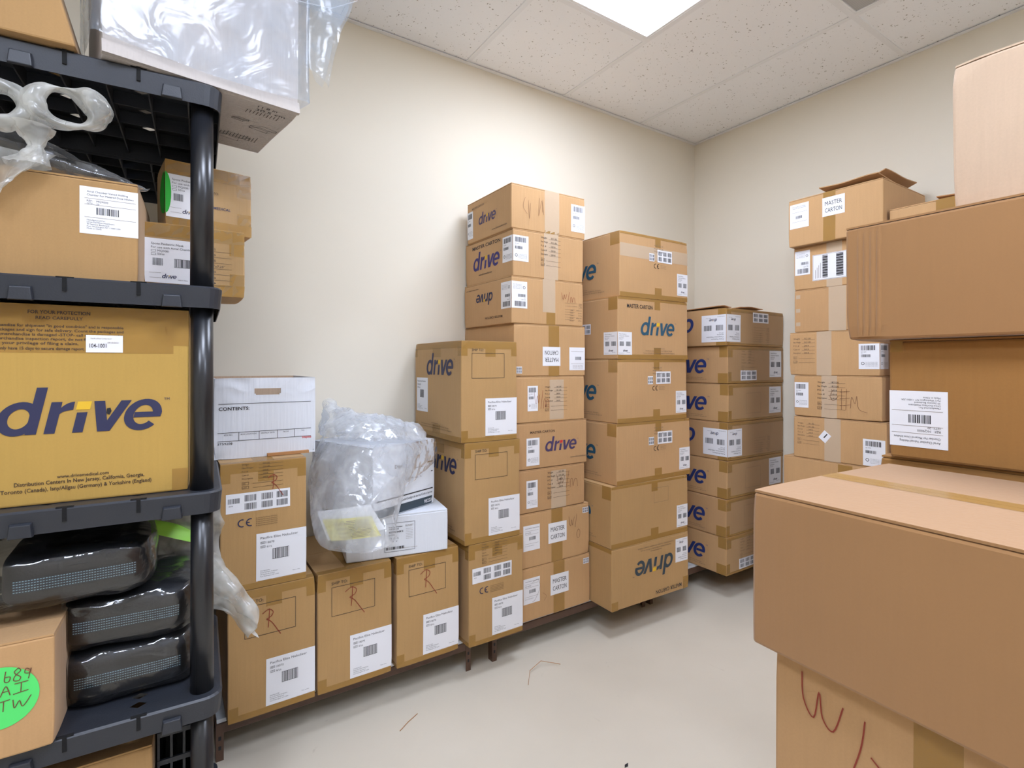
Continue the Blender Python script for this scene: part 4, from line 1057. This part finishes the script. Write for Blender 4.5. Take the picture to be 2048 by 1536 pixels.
V, F = sheet(PL2, 46, 20, .008, 8, (24, 30, 24)); crease(V, F, 'loop', FILMT, kb)
def PS(u, v):   # skirt hanging in front of the carton
    return (-.135+.125*u*(1-.75*v), -.078-.016*math.sin(u*9)*(.4+v), .025-.125*v*(1-.25*u))
V, F = sheet(PS, 34, 30, .008, 9, (30, 30, 10)); crease(V, F, 'bag_skirt', FILMT, kb)

# ---- third tier
bw = .46
c = Carton('drive_carton', 'big mustard carton with the large drive logo on the third shelf', .0435-bw*math.cos(math.radians(SHY)), 1.392+bw*.047, .9585, bw, .36, .404, SHY, K_GOLD, 180, crush=.003, warp=.001)
L = bw-.054-.27
logo(c, 'F', L, .142, .284, NAVY, h=.094)
H = c.h
tapes(c, [('F', 0, H-.03, bw-.001, H-.001), ('F', bw-.045, H-.08, bw-.001, H-.03), ('F', 0, H-.098, bw-.03, H-.03), ('F', bw-.032, .001, bw-.001, .05)])
m = c.part('printed_text'); p = Pen(c, m, 'F', 0, 0, bw, H)
cx = bw-.225
p.text('FOR YOUR PROTECTION', cx+.0, H-.019, .0068, BROWNINK, width=.098, align='c', bold=.02); p.text('READ CAREFULLY', cx+.0, H-.030, .0062, BROWNINK, width=.074, align='c', bold=.01)
TL = ['The carrier accepted this merchandise for shipment "in good condition" and is responsible', 'for safe delivery. Count the packages and sign for safe delivery. Count the packages and', 'check for what you receive. If merchandise is damaged -STOP- call the carrier, see his',
      'agent and secure a damage merchandise inspection report, do not file a claim without', 'checking or you may lose your privilege of filing a claim.', 'You only have 15 days to secure damage report.']
for i, t in enumerate(TL):
    if i < 4: p.text(t, bw-.120, H-.046-.0088*i, .0056, BROWNINK, width=.30, align='r', bold=.012)
    elif i == 4: p.text(t, bw-.195, H-.046-.0088*i, .0056, BROWNINK, width=.22, align='r', bold=.012)
    else: p.text(t, bw-.185, H-.092, .0062, BROWNINK, width=.148, align='r', bold=.012)
p.text('www.drivemedical.com', bw-.145, .051, .0065, BROWNINK, width=.085, align='r', bold=.012)
p.text('Distribution Centers In New Jersey, California, Georgia,', bw-.083, .040, .0078, BROWNINK, width=.212, align='r', bold=.012); p.text(SM2, bw-.07, .027, .0078, BROWNINK, width=.245, align='r', bold=.012)
m = c.part('small_label', 'white label reading 104-1001'); p = Pen(c, m, 'F', bw-.183, H-.096, .062, .036); p.rect(0, 0, .062, .036, PAPER, .0014); p.off = .0020
p.text('104-1001', .006, .010, .0085, INK, width=.028, bold=.01); p.text('Pacifica Elite Compressor', .008, .028, .0024, GREYINK); p.text('09/10/2021', .036, .019, .003, GREYINK)
# dent
m = c.part('torn_patch', 'small torn hole in the logo'); c.put(m, 'F', [(bw-.148, .190), (bw-.142, .191), (bw-.140, .184), (bw-.144, .176), (bw-.149, .180)], [(0, 1, 2, 3, 4)], CASE, .0018)
c.finish()

# ---- fourth tier: three dark cases in clear bags, a small brown carton with a green sticker
def case(label, x, y, z, w, d, h, yaw, seed, rx=0):
    r = empty('padded_case', (x, y, z), math.radians(yaw)); tag(r, label, 'case', 'bagged black cases on the fourth shelf')
    V, F = superbox(w, d, h, 6, 56, 26, seed=seed, amp=.002); crease(V, F, 'shell', CASE, r)
    def band(u, v): # reflective mesh band round the front
        return (-w*.40+w*.80*u, -d/2-.0015, h*.34+.026*v)
    V, F = sheet(band, 30, 4, .0, 0); V = [Vector(p)+Vector((0, .012*abs(p.x/(w*.5))**6, 0)) for p in V]; b_ = crease(V, F, 'mesh_band', CASEB, r)
    m = MB()
    for i in range(44):
        for j in range(5):
            xx = -w*.39+w*.78*i/43; yy = -d/2-.0028+.012*abs(xx/(w*.5))**6; zz = h*.34+.003+.0052*j
            m.add([(xx-.0016, yy, zz), (xx+.0012, yy, zz), (xx+.0012, yy, zz+.0014), (xx-.0016, yy, zz+.0014)], [(0, 1, 2, 3)], DOTS)
    m.build('stitch_dots', b_)
    m = MB(); tube([(-w*.47*math.cos(a) if False else w*.485*math.cos(a), -d*.49*abs(math.sin(a))**.5 if math.sin(a) > 0 else 0, h*.74) for a in [math.pi*i/24 for i in range(25)]], .0022, m, CASE); m.build('zip', r)
    return r
def case_bag(label, x, y, z, w, d, h, yaw, seed, right=0, left=0, amp=.010):
    r = empty('clear_bag', (x, y, z), math.radians(yaw)); tag(r, label, 'bag', 'clear bags round the black cases')
    V, F = superbox(w, d, h, 5, 130, 50)
    V2 = []
    for p in V:
        q = Vector((p.x*3+p.z*7+seed*3, p.y*5, p.z*26-p.x*9)); a = ridge(q)*.55+ridge(Vector((p.x*9, p.y*9, p.z*50+p.x*16+seed)))*.35
        nn = Vector((p.x/(w/2)**2, p.y/(d/2)**2, (p.z-h/2)/(h/2)**2)); nn.normalize(); pp = p+nn*amp*a
        if p.z < .01: pp.z = max(pp.z, .0015)
        k = p.x/(w/2)
        if k > .5: pp.x += right*(k-.5)*2
        if k < -.5: pp.x -= left*(-k-.5)*2
        V2.append(pp)
    crease(V2, F, 'film', FILMD, r); return r
CL = [('lowest of the three black padded cases on the fourth shelf', -.062, .506, .262, .110, 'clear bag round the lowest black case'), ('middle black padded case on the fourth shelf', -.060, .625, .262, .108, 'clear bag round the middle black case'), ('topmost black padded case, half over the green-stickered carton', -.155, .748, .27, .105, 'clear bag round the topmost black case')]
for k, (lb, x, z, w_, h_, lb2) in enumerate(CL):
    y = 1.57 if k < 2 else 1.54
    case(lb, x, y, z+.002, w_-.02, .26, h_-.004, SHY+(0, -2, 3)[k], 50+k)
    case_bag(lb2, x, y, z-.002, w_-.002, .28, h_+.006, SHY+(0, -2, 3)[k], 60+k, .0 if k else 0, .05 if k == 2 else 0)
c = Carton('small_carton', 'small brown carton with a large green oval sticker on the fourth shelf', -.181-.30, 1.342+.014, .5015, .30, .16, .216, SHY, K_TAN, 190, crush=.003)
m = c.part('green_sticker', 'green oval sticker with handwriting'); a0 = .30-.082
vs = [(a0+.06*math.cos(6.283*i/36), .115+.058*math.sin(6.283*i/36)) for i in range(36)]; c.put(m, 'F', [(a0, .115)]+vs, [(0, i+1, (i+1) % 36+1) for i in range(36)], GREEN, .0012)
p = Pen(c, m, 'F', a0, .0, .08, .2, off=.0018); p.off = .0018
E8 = [[(.030, .166), (.024, .160), (.027, .154), (.033, .148), (.030, .142), (.023, .144), (.025, .152), (.033, .160), (.030, .166)], [(.047, .158), (.041, .162), (.039, .154), (.046, .153), (.048, .161), (.044, .142)], [(.012, .164), (.010, .146), (.016, .144), (.018, .152), (.011, .153)]]
A_ = [[(.004, .118), (.012, .136), (.018, .118)], [(.007, .126), (.017, .127)], [(.024, .137), (.044, .138)], [(.034, .137), (.033, .119)], [(.022, .118), (.044, .121)]]
W_ = [[(.0, .108), (.018, .110)], [(.009, .109), (.008, .090)], [(.022, .108), (.024, .092), (.031, .104), (.036, .092), (.048, .110)]]
p.pen(E8+A_+W_, BRN, .0016)
c.finish()
# crumpled film and white bag poking out past the post
cb = empty('crumpled_bag', (.02, 1.755, .505), 0); tag(cb, 'crumpled milky plastic bag behind the black cases, spilling past the post', 'bag')
def PC(u, v):
    x = -.12+.23*u; return (x, .03*math.sin(u*7)-.05*v, .02+.40*v*(1-.18*u)+.02*math.sin(u*9+v*4))
V, F = sheet(PC, 60, 60, .022, 11, (10, 10, 10)); crease(V, F, 'film', FILMT, cb)
def PC2(u, v): # tongue hanging out to the right
    x = .06+.122*u; z = .13-.12*u*u+(v-.5)*(.17-.09*u); return (x, -.12-.09*u+.015*math.sin(v*8), z+.03)
V, F = sheet(PC2, 60, 40, .014, 12, (9, 9, 14)); crease(V, F, 'bag_tail', FILMT, cb)
def PC3(u, v):
    x = .05+.122*u; z = .14-.13*u*u+(v-.5)*(.15-.08*u); return (x, -.095-.09*u-.015*math.sin(v*8), z+.03)
V, F = sheet(PC3, 60, 40, .014, 13, (9, 9, 14)); crease(V, F, 'bag_tail', FILMT, cb)
gp = empty('green_packet', (.0, 1.66, .83), 0)
tag(gp, 'lime green packet in film behind the black cases', 'packet')
V, F = sheet(lambda u, v: (-.10+.16*u, .05*v, .05-.07*u+.03*math.sin(3*v)), 24, 12, .006, 14); crease(V, F, 'wrapper', flat('lime_plastic', (168, 240, 90), .4), gp)
gp.location = (.01, 1.66, .775)
# ---- lowest tier
c = Carton('floor_tier_carton', 'tan carton on the lowest shelf', -.40, 1.42, .0625, .376, .34, .34, SHY, K_DARK, 195); c.finish()
r = empty('plastic_crate', (.02, 1.50, .0625), math.radians(SHY)); tag(r, 'black plastic crate with square openings on the lowest shelf', 'crate')
m = MB(); cw_, chh = .018, .33
for k in range(4): m.box((-.035+.025*k, -.05, 0), (-.030+.025*k, .2, chh), BLACKP)
for k in range(6): m.box((-.035, -.052, .001+.064*k), (.045, -.046, .012+.064*k), BLACKP)
m.box((-.035, .195, 0), (.045, .2, chh), BLACKP); m.box((-.035, -.045, 0), (.045, .2, .005), BLACKP)
m.build('crate_frame', r)

# ------------------------------------------------------------------ bag of papers over the askew white box
pb = empty('paper_bag_film', (.608, 1.809, .689), math.radians(21.4)); tag(pb, 'clear plastic bag stuffed with papers draped over the askew white file box', 'bag')
pb.name = 'document_bag'
BX = Matrix.Rotation(math.radians(-21.4), 3, 'Z')
def loc(p): return BX @ (Vector(p)-Vector((.608, 1.809, .689)))
def crv(L, u):
    s = u*(len(L)-1); k = min(int(s), len(L)-2); f = s-k; f = f*f*(3-2*f) if False else f
    P = [Vector(L[max(0, min(len(L)-1, k+i))]) for i in (-1, 0, 1, 2)]
    return .5*((2*P[1])+(-P[0]+P[2])*f+(2*P[0]-5*P[1]+4*P[2]-P[3])*f*f+(-P[0]+3*P[1]-3*P[2]+P[3])*f**3)
RB = [(.47, 1.93, .72), (.425, 1.83, .675), (.435, 1.745, .650), (.51, 1.665, .640), (.585, 1.635, .652), (.64, 1.69, .675), (.66, 1.77, .72)]
RM = [(.45, 2.10, .82), (.405, 1.90, .82), (.42, 1.78, .82), (.52, 1.70, .82), (.63, 1.71, .82), (.70, 1.78, .82), (.76, 1.85, .84)]
RT = [(.53, 2.15, .965), (.485, 1.98, .965), (.50, 1.86, .965), (.56, 1.765, .965), (.66, 1.775, .96), (.75, 1.82, .95), (.83, 1.875, .94)]
def PD(u, v):
    a, b_, c_ = crv(RB, u), crv(RM, u), crv(RT, u)
    p = a.lerp(b_, v*2) if v < .5 else b_.lerp(c_, v*2-1)
    q = (a*(1-v)**2+b_*2*v*(1-v)+c_*v*v); return loc(p.lerp(q, .5))
V, F = sheet(PD, 110, 90, .016, 21, (8, 8, 4)); crease(V, F, 'film', FILMW, pb)
def PB2(u, v):  # closed underside of the sagging bag
    a = crv(RB, u); c0 = Vector((.53, 1.78, .66)); return loc(a.lerp(c0, v)+Vector((0, 0, -.012*math.sin(math.pi*min(1, v*1.2)))))
V, F = sheet(PB2, 60, 16, .006, 24, (20, 20, 12)); crease(V, F, 'film', FILM, pb)
def PD2(u, v):  # crumpled mound of film over the lid, high on the left, reaching right
    a = crv(RT, u); b_ = Vector((.56+.27*u, 2.16-.10*u, .955)); p = a.lerp(b_, v)
    p.z += (.125-.085*u)*math.sin(math.pi*min(1, v*1.15+.03))**.8; return loc(p)
for sd, am in ((22, .028), (27, .02)):
    V, F = sheet(PD2, 90, 70, am, sd, (13, 13, 13)); crease(V, F, 'film', FILMW, pb)
def PD3(u, v):  # fringe hanging down the end face on the right
    return (.13+.165*u, -.020-.016*math.sin(v*3), .262-.17*v*(1-.45*u))
V, F = sheet(PD3, 50, 50, .009, 23, (26, 20, 16)); crease(V, F, 'film', FILM, pb)
# papers in the bag
def paper(name, pts, mat, label, lines=0, col=GREYINK):
    A, B, C_, D2 = [Vector(p) for p in pts]
    f = lambda u, v: A.lerp(B, u).lerp(D2.lerp(C_, u), v)+Vector((0, -.006*math.sin(math.pi*u), -.003*math.sin(math.pi*v)))
    m = MB(); V, F = sheet(f, 12, 8, .0015, 3); m.add(V, F, mat)
    for i in range(lines):
        v = .12+.76*i/max(1, lines-1); a, b_ = (.2, .92) if i % 3 else (.45, .92)
        N = 8; vs = []
        for k in range(N+1):
            u = a+(b_-a)*k/N
            for dv in (0, .022): q = Vector(f(u, v+dv)); vs.append(q+Vector((-.002, -.004, .001)))
        m.add(vs, [(2*k, 2*k+2, 2*k+3, 2*k+1) for k in range(N)], col)
    o = m.build(name); tag(o, label, 'paper'); return o
paper('yellow_sheet', [(.428, 1.778, .733), (.562, 1.690, .745), (.583, 1.655, .686), (.447, 1.742, .669)], YPAPER, 'yellow printed sheet showing through the clear bag', 12)
paper('white_sheet', [(.416, 1.800, .757), (.566, 1.712, .778), (.604, 1.672, .700), (.44, 1.755, .668)], PAPER, 'white sheet behind the yellow one in the clear bag', 0)

# ------------------------------------------------------------------ litter on the floor
def scrap(name, label, cat, pts, r, mat, grp=None):
    m = MB(); tube([Vector(p) for p in pts], r, m, mat); o = m.build(name); tag(o, label, cat, grp)
scrap('plastic_strap', 'thin curled strand lying on the floor in front of the tallest stack', 'strand', [(1.17, 1.66, .002), (1.22, 1.72, .012), (1.29, 1.74, .02), (1.36, 1.70, .004)], .0012, K_RAW)
scrap('straw_splinter', 'thin brown splinter on the floor before the first low rack', 'splinter', [(.66, 1.69, .002), (.70, 1.715, .004), (.745, 1.74, .002)], .0012, K_RAW)
def chip(name, label, x, y, s, mat, a):
    m = MB(); m.prism([(x+s*math.cos(a+q)*k, y+s*math.sin(a+q)*k) for q, k in ((0, 1), (1.9, .5), (3.0, 1), (4.6, .4))], .0002, .0016, mat); tag(m.build(name), label, 'scrap')
chip('dark_flake', 'small dark flake on the open floor', 1.19, 1.16, .012, CASE, .4)
chip('paper_scrap', 'tiny white paper scrap on the floor near the bottom of the view', .83, 1.22, .010, PAPER, 1.2)
chip('pale_flake', 'tiny pale flake on the floor near the plain boxes', 1.31, .73, .006, PAPER, 2.2)
